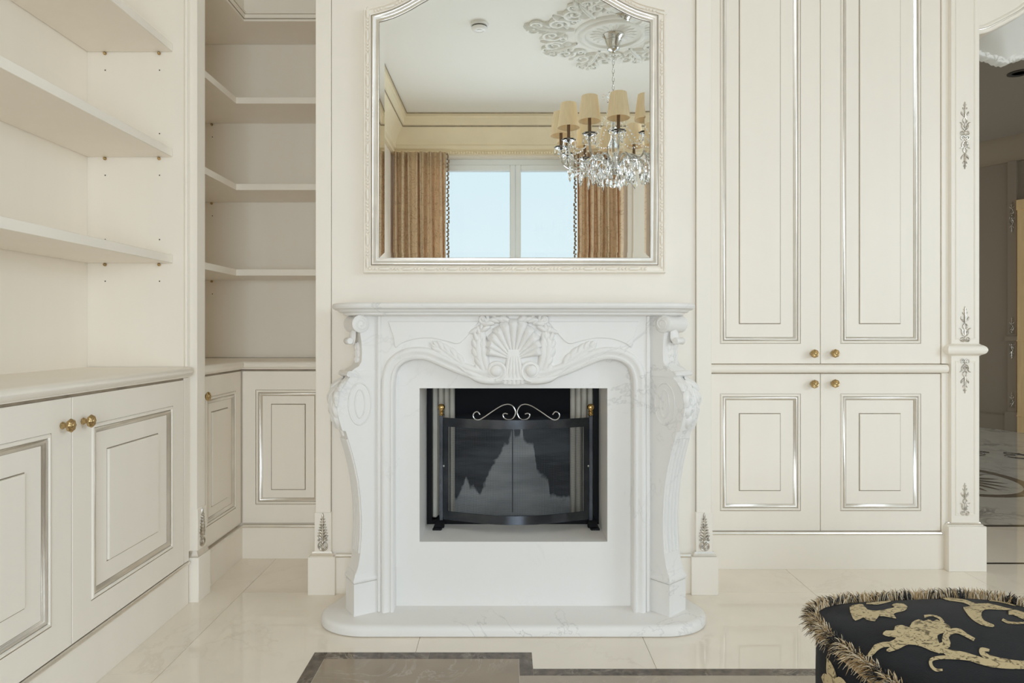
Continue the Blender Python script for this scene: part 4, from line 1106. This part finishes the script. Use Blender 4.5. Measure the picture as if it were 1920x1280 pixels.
# ------------------------------------------------------------------ CURTAINS
def curtain(x0, x1, label, inner_edge, seed):
    rnd = random.Random(seed)
    t = empty('curtain', ((x0+x1)/2, YW+0.10, 0.01), label=label, cat='curtain', group='brown silk curtains at the window')
    n = 90; rows = []; ph = [rnd.uniform(0, 6.28) for _ in range(4)]
    for zf in range(13):
        z = 0.012+(3.09-0.012)*zf/12; row = []
        for i in range(n+1):
            f = i/n; x = x0+(x1-x0)*f
            g = 0.30+0.70*(1-zf/12)**0.5
            y = YW+0.10+0.032*math.sin(f*44+ph[0]+1.6*math.sin(f*7+ph[1]+0.05*zf))*(0.75+0.25*g)+0.020*math.sin(f*83+ph[2]+zf*0.16+1.2*math.sin(f*11))
            row.append((x+0.010*math.sin(f*30+zf*0.3+ph[3]), y, z))
        rows.append(row)
    m = MB().rings(rows, closed=False, caps=False)
    o = m.build('cloth', 'curtain', t, sharp=180)
    so = o.modifiers.new('thick', 'SOLIDIFY'); so.thickness = 0.004
    xe = x1 if inner_edge > 0 else x0
    ts = MB()
    for i in range(62):
        z = 3.06-i*0.048; yb = YW+0.10+0.02*rnd.uniform(-1, 1)
        ts.ball((xe+inner_edge*0.010, yb, z), 0.011, 6, 4)
        ts.lathe([(0.004, 0), (0.010, -0.012), (0.009, -0.036), (0.001, -0.042)], 6, Matrix.Translation((xe+inner_edge*(0.018+0.01*rnd.random()), yb, z-0.006)))
    ts.build('tassel_fringe', 'tassel', t, kind='stuff')
    return t
curtain(-1.255, -0.665, 'brown silk curtain left of the window in the mirror', 1, 3)
curtain(0.785, 1.30, 'brown silk curtain behind the chandelier in the mirror', -1, 5)
# panelled pier right of the curtain
pr2 = empty('trim_7', (1.6, YW, 0), kind='structure', label='cream panelled pier right of the curtains, seen in the mirror')
MB().box(1.36, 1.80, YW, YW+0.03, 0, HC-0.42, 0.004).build('panel', 'cream', pr2)
MB().box(1.42, 1.74, YW+0.03, YW+0.04, 0.4, HC-0.6, 0.006).build('raised_field', 'cream', pr2)

# ------------------------------------------------------------------ SMOKE DETECTOR
sd = empty('smoke_detector', (-0.21, 0.33, HC), label='round white smoke detector on the ceiling, seen in the mirror', cat='smoke detector')
T_ = Matrix.Translation((-0.21, 0.33, HC)) @ Matrix.Rotation(PI, 4, 'X')
MB().lathe([(0.001, 0), (0.072, 0), (0.073, 0.004), (0.070, 0.020), (0.001, 0.020)], 28, T_).build('base', 'white_plastic', sd)
MB().lathe([(0.060, 0.0205), (0.061, 0.026), (0.0605, 0.0262), (0.059, 0.028)], 28, T_).build('vent_slot', 'dark_detail', sd)
MB().lathe([(0.062, 0.028), (0.064, 0.036), (0.054, 0.046), (0.034, 0.050), (0.032, 0.047), (0.022, 0.047), (0.020, 0.052), (0.0005, 0.053)], 28, T_).build('cap', 'white_plastic', sd)

# ------------------------------------------------------------------ CEILING MEDALLION
cmx, cmy = 0.864, 0.174
md = empty('ceiling_medallion', (cmx, cmy, HC), label='white plaster ceiling rosette of leaves and rings above the chandelier', cat='ceiling medallion')
mpM = lambda a, b, h: Vector((cmx+a, cmy+b, HC-h))
Tm = Matrix.Translation((cmx, cmy, HC)) @ Matrix.Rotation(PI, 4, 'X')
MB().lathe([(0.001, 0), (0.315, 0), (0.315, 0.006), (0.305, 0.018), (0.29, 0.022), (0.28, 0.016), (0.268, 0.012), (0.262, 0.026), (0.245, 0.034), (0.228, 0.028), (0.222, 0.012), (0.20, 0.010), (0.001, 0.014)], 48, Tm).build('ring', 'plaster', md, sharp=45)
q = MB()
for i in range(20):
    an = 2*PI*i/20; q.petal(mpM, 0.035*math.sin(an), 0.035*math.cos(an), an, 0.165, 0.052, 0.022, 0, 6, 3, base=0.4, crease=0.3)
q.build('rosette', 'plaster', md, sharp=60)
for i in range(8):
    an = 2*PI*i/8+0.2; ca, sa = math.cos(an), math.sin(an)
    big = (i % 2 == 0)
    mpL = lambda a, b, h, ca=ca, sa=sa: mpM(a*ca+b*sa, -a*sa+b*ca, h)
    q = MB(); R0 = 0.33; Lx = 0.46 if big else 0.36
    q.petal(mpL, 0, R0, 0, Lx*0.75, 0.05, 0.035, 0, 7, 4, base=0.5, crease=0.4)
    for sg in (-1, 1):
        q.scroll(mpL, sg*0.10, R0+0.16, 0.085, 0.012, 1.5, -PI/2, sg, 0.019, 0.012, 30, 6, 0.6)
        q.scroll(mpL, sg*0.05, R0+0.33*Lx/0.46, 0.05, 0.01, 1.3, -PI/2, sg, 0.015, 0.012, 24, 6, 0.6)
        q.scroll(mpL, sg*0.15, R0+0.05, 0.045, 0.01, 1.2, PI/2, sg, 0.013, 0.010, 22, 6, 0.6)
        for (b, a2, ll, w) in ((0.06, 1.1, 0.15, 0.06), (0.14, 0.95, 0.15, 0.06), (0.20, 0.8, 0.14, 0.055), (0.27, 0.6, 0.12, 0.05), (0.32, 0.4, 0.10, 0.04)):
            q.petal(mpL, sg*0.012, R0+b*Lx/0.46, sg*(a2+0.25), ll*Lx/0.46, w*0.62, 0.030, -sg*1.5, 6, 3, base=0.6, crease=.2)
        q.petal(mpL, sg*0.20, R0+0.09, sg*0.9, 0.14, 0.06, 0.03, -sg*1.2, 6, 3, base=0.6)
    q.build('leaf_spray', 'plaster', md, sharp=60)

# ------------------------------------------------------------------ CHANDELIER
ch = empty('chandelier', (cmx, cmy, 2.25), label='crystal chandelier with tan pleated shades, seen in the mirror', cat='chandelier')
Tc = Matrix.Translation((cmx, cmy, 0))
MB().lathe([(0.0005, 3.345), (0.012, 3.345), (0.016, 3.352), (0.045, 3.362), (0.050, 3.372), (0.046, 3.378), (0.062, 3.43), (0.066, 3.436), (0.062, 3.442), (0.078, 3.470), (0.088, 3.478), (0.088, 3.484), (0.0005, 3.484)], 28, Tc).build('canopy', 'chrome', ch, sharp=35)
cl = MB(); z = 3.345; i = 0
while z > 3.03:
    pts = []
    for a in range(12):
        t = 2*PI*a/12; u = 0.0085*math.cos(t); w = 0.021*math.sin(t)
        pts.append((cmx+(u if i % 2 == 0 else 0), cmy+(0 if i % 2 == 0 else u), z-0.018+w))
    cl.tube(pts, 0.0022, 5, closed=True); z -= 0.0335; i += 1
cl.build('chain', 'chrome', ch)
MB().lathe([(0.0005, 2.36), (0.03, 2.362), (0.055, 2.39), (0.06, 2.42), (0.035, 2.455), (0.02, 2.47), (0.03, 2.50), (0.045, 2.545), (0.04, 2.60), (0.022, 2.64), (0.018, 2.68), (0.04, 2.70), (0.045, 2.72), (0.02, 2.74), (0.018, 2.80), (0.032, 2.84), (0.030, 2.88), (0.012, 2.92), (0.010, 3.0), (0.014, 3.01), (0.0005, 3.02)], 16, Tc).build('stem', 'crystal', ch, sharp=30)
MB().tube([(cmx, cmy, 2.37), (cmx, cmy, 3.03)], 0.006, 8).build('rod', 'chrome', ch)
MB().lathe([(0.0005, 2.425), (0.062, 2.425), (0.070, 2.44), (0.062, 2.455), (0.0005, 2.46)], 20, Tc).build('hub', 'chrome', ch)
MB().ball((cmx, cmy, 2.285), 0.036, 10, 6).build('crystal_ball', 'crystal', ch, smooth=False)
# pendant mesh: faceted almond
pm = MB().lathe([(0.0006, 0.0), (0.004, -0.006), (0.0135, -0.036), (0.0150, -0.046), (0.010, -0.060), (0.0006, -0.074)], 6)
po = pm.build('crystal_pendant', 'crystal', None, smooth=False); PEND = po.data; bpy.data.objects.remove(po)
for v in PEND.vertices: v.co.y *= 0.45
def pendant(x, y, z, rz, s=1.0, parent=ch):
    o = put('crystal_pendant', PEND, parent, tuple(Vector((x, y, z))-Vector(parent.location)) if parent is ch else (x, y, z), rz)
    o.scale = (s, s, s); return o
NA = 12; RA = 0.42
for i in range(NA):
    an = 2*PI*i/NA+0.068; ca, sa = math.cos(an), math.sin(an)
    W_ = lambda r, z: Vector((cmx+r*ca, cmy+r*sa, z))
    pth = catmull([W_(0.055, 2.44), W_(0.12, 2.50), W_(0.19, 2.485), W_(0.26, 2.43), (W_(0.34, 2.415)), W_(0.40, 2.455), W_(0.42, 2.52), W_(0.42, 2.565)], 4)
    arm = MB().tube(pth, 0.0085, 7).build('arm', 'chrome', ch)
    c0 = W_(RA, 2.565); Ta = Matrix.Translation(c0)
    MB().lathe([(0.006, 0), (0.020, 0.004), (0.048, 0.014), (0.056, 0.024), (0.050, 0.022), (0.016, 0.012), (0.006, 0.012)], 16, Ta, 0.06, 8).build('bobeche', 'crystal', arm, sharp=30)
    MB().lathe([(0.0005, 0.012), (0.012, 0.012), (0.016, 0.03), (0.0125, 0.04), (0.0125, 0.15), (0.0005, 0.15)], 12, Ta).build('candle', 'candle', arm)
    sh = []
    n = 40
    for (r, h) in ((0.0840, 0.118), (0.0855, 0.115), (0.0862, 0.120), (0.0605, 0.305), (0.0595, 0.305), (0.0830, 0.120)):
        sh.append([c0+Vector((r*(1+0.012*math.cos(j*PI))*math.cos(2*PI*j/n), r*(1+0.012*math.cos(j*PI))*math.sin(2*PI*j/n), h)) for j in range(n)])
    MB().rings(sh, caps=False).build('shade', 'shade', arm, sharp=40)
    for q in range(5):
        t = 2*PI*q/5+an; pendant(c0.x+0.048*math.cos(t), c0.y+0.048*math.sin(t), 2.578, t+PI/2, 0.75+0.2*(q % 2))
    p_ = W_(0.19, 2.475); pendant(p_.x, p_.y, p_.z, an, 1.25)
    p_ = W_(0.30, 2.415); pendant(p_.x, p_.y, p_.z, an, 1.15)
    p_ = W_(0.10, 2.42); pendant(p_.x, p_.y, p_.z, an, 1.2)
    an2 = an+PI/NA; p_ = Vector((cmx+0.23*math.cos(an2), cmy+0.23*math.sin(an2), 2.44)); pendant(p_.x, p_.y, p_.z, an2, 1.3)
    p_ = Vector((cmx+0.13*math.cos(an2), cmy+0.13*math.sin(an2), 2.37)); pendant(p_.x, p_.y, p_.z, an2, 1.1)
    for (r_, z_, s_) in ((0.36, 2.42, 1.25), (0.27, 2.39, 1.5), (0.16, 2.40, 1.6)):
        p_ = Vector((cmx+r_*math.cos(an2+0.1*r_), cmy+r_*math.sin(an2+0.1*r_), z_)); pendant(p_.x, p_.y, p_.z, an2+0.6, s_)
    # bead garlands: to next arm and up to the crown
    gb = MB()
    an3 = an+2*PI/NA; e = Vector((cmx+RA*math.cos(an3), cmy+RA*math.sin(an3), 2.565))
    for k in range(13):
        f = k/12; p = c0.lerp(e, f); p.z -= 0.10*(1-(2*f-1)**2); gb.ball(p, 0.0065, 6, 4)
    e2 = W_(0.05, 2.86)
    for k in range(20):
        f = k/19; p = c0.lerp(e2, f); p.z -= 0.16*(1-(2*f-1)**2)*(1-0.3*f); gb.ball(p, 0.0065, 6, 4)
    gb.build('bead_garland', 'crystal', ch, kind='stuff')
    if i % 2 == 0:
        MB().tube(catmull([W_(0.015, 2.90), W_(0.03, 2.96), W_(0.065, 3.0), W_(0.085, 2.985), W_(0.075, 2.965)], 4), [0.006]*16+[0.005], 6).build('crown_curl', 'crystal', ch)

# ------------------------------------------------------------------ HALL BEHIND THE OPENING
hw = MB()
pA, pB, pC = Vector((5.0, 8.3)), Vector((5.55, 7.39)), Vector((5.62, 7.28))
def wall_seg(m, a, b, z0, z1, th=0.1):
    d = (b-a).normalized(); n = Vector((d.y, -d.x))
    pol = [(a.x, a.y), (b.x, b.y), (b.x-n.x*-th, b.y-n.y*-th), (a.x-n.x*-th, a.y-n.y*-th)]
    m.prism(pol, XY(0), z0, z1)
HH = 3.22
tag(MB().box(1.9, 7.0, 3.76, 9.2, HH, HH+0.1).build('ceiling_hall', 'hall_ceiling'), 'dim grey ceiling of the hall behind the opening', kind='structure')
hwall = MB()
dirw = (pB-pA).normalized(); nrm = Vector((-dirw.y, dirw.x))      # points away from the camera
a0 = pA-dirw*1.6; b0 = pB+dirw*4.5
hwall.prism([(a0.x, a0.y), (b0.x, b0.y), (b0.x-nrm.x*-0.1, b0.y-nrm.y*-0.1), (a0.x-nrm.x*-0.1, a0.y-nrm.y*-0.1)], XY(0), 0, HH)
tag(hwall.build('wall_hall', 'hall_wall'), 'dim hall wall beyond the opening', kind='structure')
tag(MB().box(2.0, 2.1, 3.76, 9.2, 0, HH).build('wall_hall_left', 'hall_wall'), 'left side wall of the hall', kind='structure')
def along(s, off): q = pB+dirw*s-nrm*off; return q
bbp = [(along(-3, 0).x, along(-3, 0).y), (along(3, 0).x, along(3, 0).y), (along(3, 0.025).x, along(3, 0.025).y), (along(-3, 0.025).x, along(-3, 0.025).y)]
bb_ = MB().prism(bbp, XY(0), 0, 0.165).build('baseboard_hall', 'hall_wall'); tag(bb_, 'dim hall skirting board', kind='structure')
MB().prism(offset_poly(bbp, 0.004), XY(0), 0.165, 0.178).build('skirting_bead', 'glaze_and_shade', bb_)
ch_ = empty('trim_8', (pB.x, pB.y, HH), kind='structure', label='brown cornice along the hall wall')
pathc = [tuple(along(-3, 0)), tuple(along(3.5, 0))]
sgn = -1
MB().sweep([(sgn*o, h) for o, h in ((0, -0.26), (0.03, -0.26), (0.04, -0.20), (0.06, -0.18), (0.09, -0.10), (0.13, -0.06), (0.14, 0.0))], pathc, lambda a, b, h: Vector((a, b, HH+h))).build('cornice_moulding', 'hall_trim', ch_)
# hall pilaster with applique
hp = empty('trim_9', (pB.x, pB.y, 0), kind='structure', label='dim hall pilaster with silver appliques beside the tan door frame')
def slab(s0, s1, d, z0, z1, name, m_, par):
    pol = [tuple(along(s0, 0)), tuple(along(s1, 0)), tuple(along(s1, d)), tuple(along(s0, d))]
    return MB().prism(pol, XY(0), z0, z1).build(name, m_, par)
slab(0.02, 0.105, 0.035, 0.21, HH-0.26, 'shaft', 'hall_wall', hp)
slab(0.0, 0.12, 0.055, 0.0, 0.21, 'plinth_block', 'hall_wall', hp)
slab(0.0, 0.12, 0.06, 0.99, 1.04, 'band', 'hall_wall', hp)
oo = along(0.062, 0.036)
for zc_, L_, fl_ in ((0.26, 0.17, 1), (1.07, 0.18, 1), (0.96, 0.17, -1), (2.35, 0.17, 1), (2.35, 0.17, -1)):
    filigree(plane_map((oo.x, oo.y, zc_), (dirw.x, dirw.y, 0), (0, 0, 1), (-nrm.x, -nrm.y, 0)), L_, hp, flip=fl_)
dr = empty('door_1', (pB.x+.2, pB.y-.2, 0), kind='structure', label='pale tan wooden door frame at the right edge of the hall')
slab(0.125, 0.30, 0.07, 0.0, 2.45, 'door_frame', 'hall_wood', dr)
slab(0.30, 1.3, 0.04, 0.0, 2.40, 'door_leaf', 'hall_wood', dr)
slab(0.122, 0.305, 0.075, 0.985, 1.0, 'joint_band', 'hall_wood', dr)
slab(0.122, 0.305, 0.075, 0.17, 0.185, 'joint_band', 'hall_wood', dr)
slab(0.12, 1.4, 0.08, 2.41, 2.52, 'door_frame', 'hall_wood', dr)
# hall floor medallion: oval rings and fan ribs, flat inlay
fm = empty('floor_inlay', (4.9, 5.3, 0), kind='structure', label='dark inlaid fan medallion in the hall floor')
def oval(cx, cy, rx, ry, w, name):
    n = 48
    MB().rings([[Vector((cx+(rx-w*k)*math.cos(2*PI*i/n), cy+(ry-w*k)*math.sin(2*PI*i/n), h)) for i in range(n)] for k, h in ((0, -0.004), (0, 0.0008), (1, 0.0008), (1, -0.004))], caps=False).build(name, 'inlay_dark', fm)
ocx, ocy = 3.30, 5.02
oval(ocx, ocy, 0.50, 0.62, 0.075, 'inlay_ring')
rb = MB()
for i in range(18):
    an = 2*PI*i/18
    rb.petal(lambda a, b, h: Vector((ocx+a*0.8, ocy+b, 0.0004+max(0, h)*0.02)), 0.05*math.sin(an), 0.05*math.cos(an), an, 0.40, 0.07, 0.02, 0, 6, 2, base=.3)
rb.build('inlay_fan', 'inlay_dark', fm)
for k in range(9):
    cx, cy = 2.9+k*0.26, 6.02+0.10*(k % 2)-0.03*k
    MB().scroll(lambda a, b, h: Vector((a, b, 0.0015)), cx, cy, 0.15, 0.05, 1.1, k*1.3, 1 if k % 2 else -1, 0.008, 0, 26, 4, 0.6).build('inlay_scroll', 'inlay_dark', fm)
# archway over the opening: front panel, soffit and carved rear edge
ar = empty('trim_10', (3.3, 3.4, 2.4), kind='structure', label='cream scrolled archway with carved rear edge over the hall opening')
YA = 3.095; SA = YA/F
fr_px = [(1830, 66), (1850, 62), (1872, 52), (1895, 40), (1920, 25), (1960, -8), (2010, -55), (2070, -100)]
cv_ = [((p[0]-CX)*SA, Z_(p[1], YA)) for p in [tuple(v) for v in catmull(fr_px, 5)]]
xe = cv_[-1][0]
polA = cv_+[(4.45, cv_[-1][1]), (4.45, HC), (cv_[0][0], HC)]
MB().prism(polA, XZ(3.20), 0.0, 3.20-YA).build('front_panel', 'cream', ar)
MB().sweep([(0.0, -0.004), (0.0, 0.006), (0.006, 0.012), (0.016, 0.012), (0.020, 0.006), (0.026, 0.006), (0.032, 0.010), (0.038, 0.008), (0.042, -0.001)], cv_, XZ(YA)).build('arch_moulding', 'cream', ar, sharp=50)
MB().sweep([(0.0195, 0.0062), (0.0215, 0.0072), (0.0245, 0.0072), (0.0265, 0.0062)], cv_, XZ(YA)).build('silver_line', 'silver', ar)
# carved rear edge hanging a little lower, and the plaster soffit between
YR = 3.33
rear_px = [(1760, 92), (1800, 98), (1838, 105), (1860, 112), (1882, 119), (1900, 112), (1920, 107), (1950, 97), (1990, 70), (2040, 30), (2100, -20)]
rc_ = [Vector((X_(p[0], YR), Z_(p[1], YR))) for p in [tuple(v) for v in catmull(rear_px, 8)]]
low = []
for i, p in enumerate(rc_):
    low.append((p.x, p.y-0.006*abs(math.sin(i*0.9))-0.005*abs(math.sin(i*0.37+1))))
def sample(c, f):
    k = f*(len(c)-1); a = min(int(k), len(c)-2); return Vector(c[a]).lerp(Vector(c[a+1]), k-a)
rws = []
for q in range(6):
    t = q/5; row = []
    for i in range(41):
        f = i/40; a = sample(cv_, f); b = sample([tuple(v) for v in rc_], f); m_ = a.lerp(b, t)
        m_.y += 0.012*math.sin(PI*t)
        row.append(Vector((m_.x, 3.12+(YR-0.02-3.12)*t, m_.y+0.010)))
    rws.append(row)
MB().rings(rws, closed=False, caps=False).build('soffit', 'plaster', ar, sharp=60)
cvr = MB()
cvr.prism(low+[(x, z+0.09) for x, z in low[::-1]], XZ(YR+0.03), 0.0, 0.05, bev=0.004)
for i in range(3, len(low)-3, 3):
    a, b = low[i]; cvr.petal(XZ(YR-0.018), a, b+0.055, PI+0.7*math.sin(i*1.3), 0.055, 0.034, 0.014, 0.6*math.cos(i), 6, 3, base=0.6)
cvr.build('carved_edge', 'plaster', ar, sharp=50)
MB().box(4.30, 4.45, 3.10, 3.78, 0, HC).build('jamb', 'cream', ar)
MB().box(2.03, 2.185, 3.25, 3.78, 0, HC).build('jamb', 'cream', ar)
MB().box(2.0, 4.5, 3.36, 3.80, 2.78, HC).build('rear_panel', 'hall_ceiling', ar)
# recessed hall downlight
dl = empty('downlight', (4.25, 5.5, HH), label='round recessed downlight in the hall ceiling', cat='ceiling light')
Td = Matrix.Translation((4.22, 5.48, HH)) @ Matrix.Rotation(PI, 4, 'X')
MB().lathe([(0.085, 0), (0.085, 0.006), (0.060, 0.010), (0.052, 0.002), (0.052, -0.02), (0.001, -0.02)], 24, Td).build('rim', 'dark_detail', dl)
MB().lathe([(0.0005, -0.015), (0.03, -0.015), (0.03, -0.004), (0.0005, 0.0)], 16, Td).build('bulb', 'chrome', dl)

# ------------------------------------------------------------------ OTTOMAN
ot_rz = math.radians(6.0); HS = 0.276; OTZ = 0.468
oc = Vector((0.957, 1.290))
ot = empty('ottoman', (oc.x, oc.y, 0), ot_rz, label='black velvet ottoman with gold damask and thick fringe, lower right corner', cat='ottoman')
NSE = 4.2
def dome(u, v): return OTZ+0.030*(max(0, 1-abs(u)**2.2))**0.7*(max(0, 1-abs(v)**2.2))**0.7
def rsq(u, v):          # square pushed onto a superellipse
    m = max(abs(u), abs(v))
    if m < 1e-6: return 0.0, 0.0
    k = m/((abs(u)**NSE+abs(v)**NSE)**(1/NSE)); k = 1+(k-1)*m
    return u*HS*k, v*HS*k
n = 28; rows = []
for j in range(n+1):
    v = -1+2*j/n; row = []
    for i in range(n+1):
        u = -1+2*i/n; a, b = rsq(u, v); row.append((a, b, dome(u, v)))
    rows.append(row)
MB().rings(rows, closed=False, caps=False).build('top_cushion', 'velvet', ot, world=False, sharp=180)
def sq_ring(s, z, bulge=0.0):
    r = []
    for k in range(40):
        t = k/40*4; sd_, f = int(t), (t-int(t))*2-1
        u, v = [(f, -1), (1, f), (-f, 1), (-1, -f)][sd_]
        a, b = rsq(u, v); r.append((a*s, b*s, z))
    return r
MB().rings([sq_ring(.955, 0.10), sq_ring(.985, 0.12), sq_ring(1.0, 0.2), sq_ring(1.005, 0.35), sq_ring(1.0, OTZ-.012), sq_ring(0.985, OTZ+.002)]).build('body', 'velvet', ot, world=False, sharp=60)
for sx_ in (-1, 1):
    for sy_ in (-1, 1):
        MB().lathe([(0.001, 0.0), (0.020, 0.0), (0.024, 0.02), (0.018, 0.05), (0.028, 0.09), (0.028, 0.105), (0.001, 0.105)], 14, Matrix.Translation((sx_*0.24, sy_*0.24, 0))).build('foot', 'black_paint', ot, world=False)
MB().tube([Vector(p) for p in sq_ring(1.004, OTZ-0.016)], 0.010, 6, closed=True).build('braid', 'fringe_tan', ot, world=False)
# thick brush fringe
rnd = random.Random(11); fg = MB(); base = sq_ring(1.0, OTZ-0.004)
NB = len(base)
for i in range(7500):
    t = rnd.random()*NB; k = int(t); f = t-k; p0, p1 = Vector(base[k]), Vector(base[(k+1) % NB])
    p = p0.lerp(p1, f); tg = (p1-p0).normalized(); out = Vector((tg.y, -tg.x, 0))
    el = rnd.gauss(0.70, 0.6); el = max(-0.9, min(1.55, el))
    clump = math.sin(t*3.1)*0.5+math.sin(t*7.7)*0.4
    dv = (out*math.cos(el)+Vector((0, 0, 1))*math.sin(el)+tg*(0.35*clump+rnd.gauss(0, 0.25))).normalized()
    L = rnd.uniform(0.020, 0.038); w = rnd.uniform(0.0006, 0.0012)
    s_ = dv.cross(Vector((rnd.random()-.5, rnd.random()-.5, rnd.random()-.5))).normalized()*w
    b2 = p+dv*L*0.6+Vector((0, 0, 0.002)); c2 = p+dv*L+Vector((0, 0, -0.006))
    q2 = dv.cross(s_).normalized()*w
    rs = [[p+s_, p-s_*.5+q2, p-s_*.5-q2], [b2+s_, b2-s_*.5+q2, b2-s_*.5-q2], [c2+s_*.3, c2-s_*.15+q2*.3, c2-s_*.15-q2*.3]]
    dark = math.sin(t*2.3)+math.sin(t*5.1+1)
    mi = 2 if rnd.random() < 0.30+0.22*dark else (1 if rnd.random() < 0.5 else 0)
    fg.rings(rs, caps=False, mi=mi)
fg.build('fringe', ['fringe_tan', 'fringe_cream', 'fringe_black'], ot, world=False, kind='stuff', sharp=180)
# damask motifs, woven into the cover just above the velvet ground
invO = wmat(ot).inverted()
def inv_rsq(a, b):
    u, v = a/HS, b/HS
    for _ in range(12):
        fa, fb = rsq(u, v); u += 0.9*(a-fa)/HS; v += 0.9*(b-fb)/HS
    return u, v
def on_top(px, py):
    z = OTZ+0.03
    for _ in range(25):
        Y = (CAM_H-z)*F/(py-CY); p = Vector(((px-CX)*Y/F, Y, z)); q = invO @ p
        u, v = inv_rsq(q.x, q.y); u = max(-1, min(1, u)); v = max(-1, min(1, v)); z = 0.5*z+0.5*dome(u, v)
    return q.x, q.y
def top_pt(a, b, h):
    u, v = inv_rsq(a, b); return Vector((a, b, dome(max(-1, min(1, u)), max(-1, min(1, v)))+h))
zz = lambda p: (1490+p[0]/4.465, 1060+p[1]/4.465)
def fill(poly, mp, name='damask_motif'):
    bm = bmesh.new(); vs = [bm.verts.new((a, b, 0)) for a, b in poly]
    f = bm.faces.new(vs); bmesh.ops.triangulate(bm, faces=[f])
    for _ in range(2): bmesh.ops.subdivide_edges(bm, edges=[e for e in bm.edges if e.calc_length() > 0.012], cuts=1)
    bmesh.ops.triangulate(bm, faces=bm.faces[:])
    bm.verts.index_update(); m = MB()
    m.add([mp(v.co.x, v.co.y, 0.0014) for v in bm.verts], [[v.index for v in f.verts] for f in bm.faces]); bm.free()
    return m.build(name, 'damask', ot, world=False, sharp=180)
def blob(pts, sm=3): return [on_top(*zz(tuple(v))) for v in catmull(pts, sm, closed=True)]
def stroke(pts, ws, sm=5):
    c = catmull(pts, sm); n = len(c); L = []; R = []
    for i, p in enumerate(c):
        t = (c[min(i+1, n-1)]-c[max(i-1, 0)]).normalized(); nn = Vector((-t.y, t.x))
        f = i/(n-1)*(len(ws)-1); k = min(int(f), len(ws)-2); w = ws[k]+(ws[k+1]-ws[k])*(f-k)
        L.append(p+nn*w*0.5); R.append(p-nn*w*0.5)
    return [on_top(*zz(tuple(v))) for v in L+R[::-1]]
def ribbon(pts, ws, sm=5):
    c = catmull(pts, sm); n = len(c); rows = []
    for i, p in enumerate(c):
        t = (c[min(i+1, n-1)]-c[max(i-1, 0)]).normalized(); nn = Vector((-t.y, t.x))
        f = i/(n-1)*(len(ws)-1); k = min(int(f), len(ws)-2); w = ws[k]+(ws[k+1]-ws[k])*(f-k)
        row = []
        for q in (-1, -0.33, 0.33, 1):
            a, b = on_top(*zz(tuple(p+nn*w*0.5*q))); row.append(top_pt(a, b, 0.0014))
        rows.append(row)
    MB().rings(rows, closed=False, caps=False).build('damask_motif', 'damask', ot, world=False, sharp=180)
A = [(460, 350), (520, 330), (570, 328), (610, 372), (690, 382), (780, 366), (840, 352), (812, 336), (850, 320), (915, 325), (945, 350), (920, 382), (860, 396), (828, 412), (852, 448), (790, 436), (705, 428), (672, 470), (600, 456), (575, 438), (508, 466), (476, 420)]
B = [(737, 580), (765, 548), (828, 548), (842, 512), (900, 502), (958, 522), (982, 480), (1040, 454), (1080, 470), (1120, 455), (1160, 470), (1190, 457), (1240, 482), (1290, 502), (1303, 540), (1245, 568), (1195, 590), (1205, 640), (1225, 690), (1240, 740), (1150, 722), (1060, 682), (950, 665), (880, 700), (790, 728), (768, 708), (800, 688), (740, 690), (692, 718), (642, 768), (606, 758), (642, 706), (668, 668), (740, 645), (800, 640), (850, 608), (790, 600)]
D = [(1240, 280), (1300, 272), (1430, 290), (1520, 322), (1620, 320), (1750, 352), (1828, 372), (1720, 376), (1592, 372), (1562, 420), (1592, 468), (1668, 500), (1655, 520), (1560, 500), (1482, 452), (1432, 392), (1412, 352), (1476, 345), (1400, 312), (1300, 300)]
for pts in (A, B, D): fill(blob(pts, 2), top_pt)
ribbon([(1225, 735), (1215, 690), (1270, 665), (1262, 605), (1300, 562), (1370, 552), (1440, 590), (1505, 625)], [40, 62, 70, 55, 50, 44, 30, 26])
ribbon([(1225, 690), (1290, 735), (1400, 750), (1520, 790), (1650, 825), (1800, 845), (1960, 845)], [30, 60, 50, 60, 60, 50, 50])
ribbon([(1500, 795), (1350, 775), (1220, 775), (1145, 795), (1145, 845), (1185, 880), (1238, 878)], [20, 34, 30, 30, 26, 24, 18])
ribbon([(1630, 715), (1565, 710), (1590, 755), (1700, 790), (1850, 810), (1960, 815)], [20, 40, 44, 34, 24, 20])
ribbon([(1085, 430), (1150, 422), (1215, 445), (1240, 485)], [24, 12, 20, 34])
ribbon([(1738, 455), (1785, 478), (1860, 487), (1950, 480)], [22, 22, 18, 14])
ribbon([(1790, 400), (1850, 400), (1950, 440)], [30, 50, 60])
ribbon([(600, 322), (700, 318), (805, 300)], [10, 26, 8])
ribbon([(1630, 296), (1720, 305), (1850, 340)], [8, 14, 8])
# motifs on the side facing left
def side_pt(a, b, h):
    x = -HS*max(0.05, 1-abs(a/HS)**NSE)**(1/NSE)
    return Vector((x*1.006-0.001-h, a, b))
for (cy_, s_) in ((0.10, 1.0), (-0.14, 1.0)):
    for (a, b, an, L, w, cu) in ((0, 0.36, 0.3, 0.065, 0.04, 0.4), (0, 0.36, -0.7, 0.06, 0.04, -0.3), (0.0, 0.36, 1.3, 0.055, 0.035, 0.4), (0, 0.365, -1.7, 0.05, 0.03, -0.5), (0.0, 0.37, 3.0, 0.16, 0.018, 0.9), (0.03, 0.25, 2.0, 0.09, 0.022, -2.2)):
        q = MB(); q.petal(lambda x, y, h: side_pt(x, y, min(0.001, max(0, h))), cy_+a, b, an, L, w, 0.002, cu, 8, 3, base=.5)
        q.build('damask_motif', 'damask', ot, world=False, sharp=180)
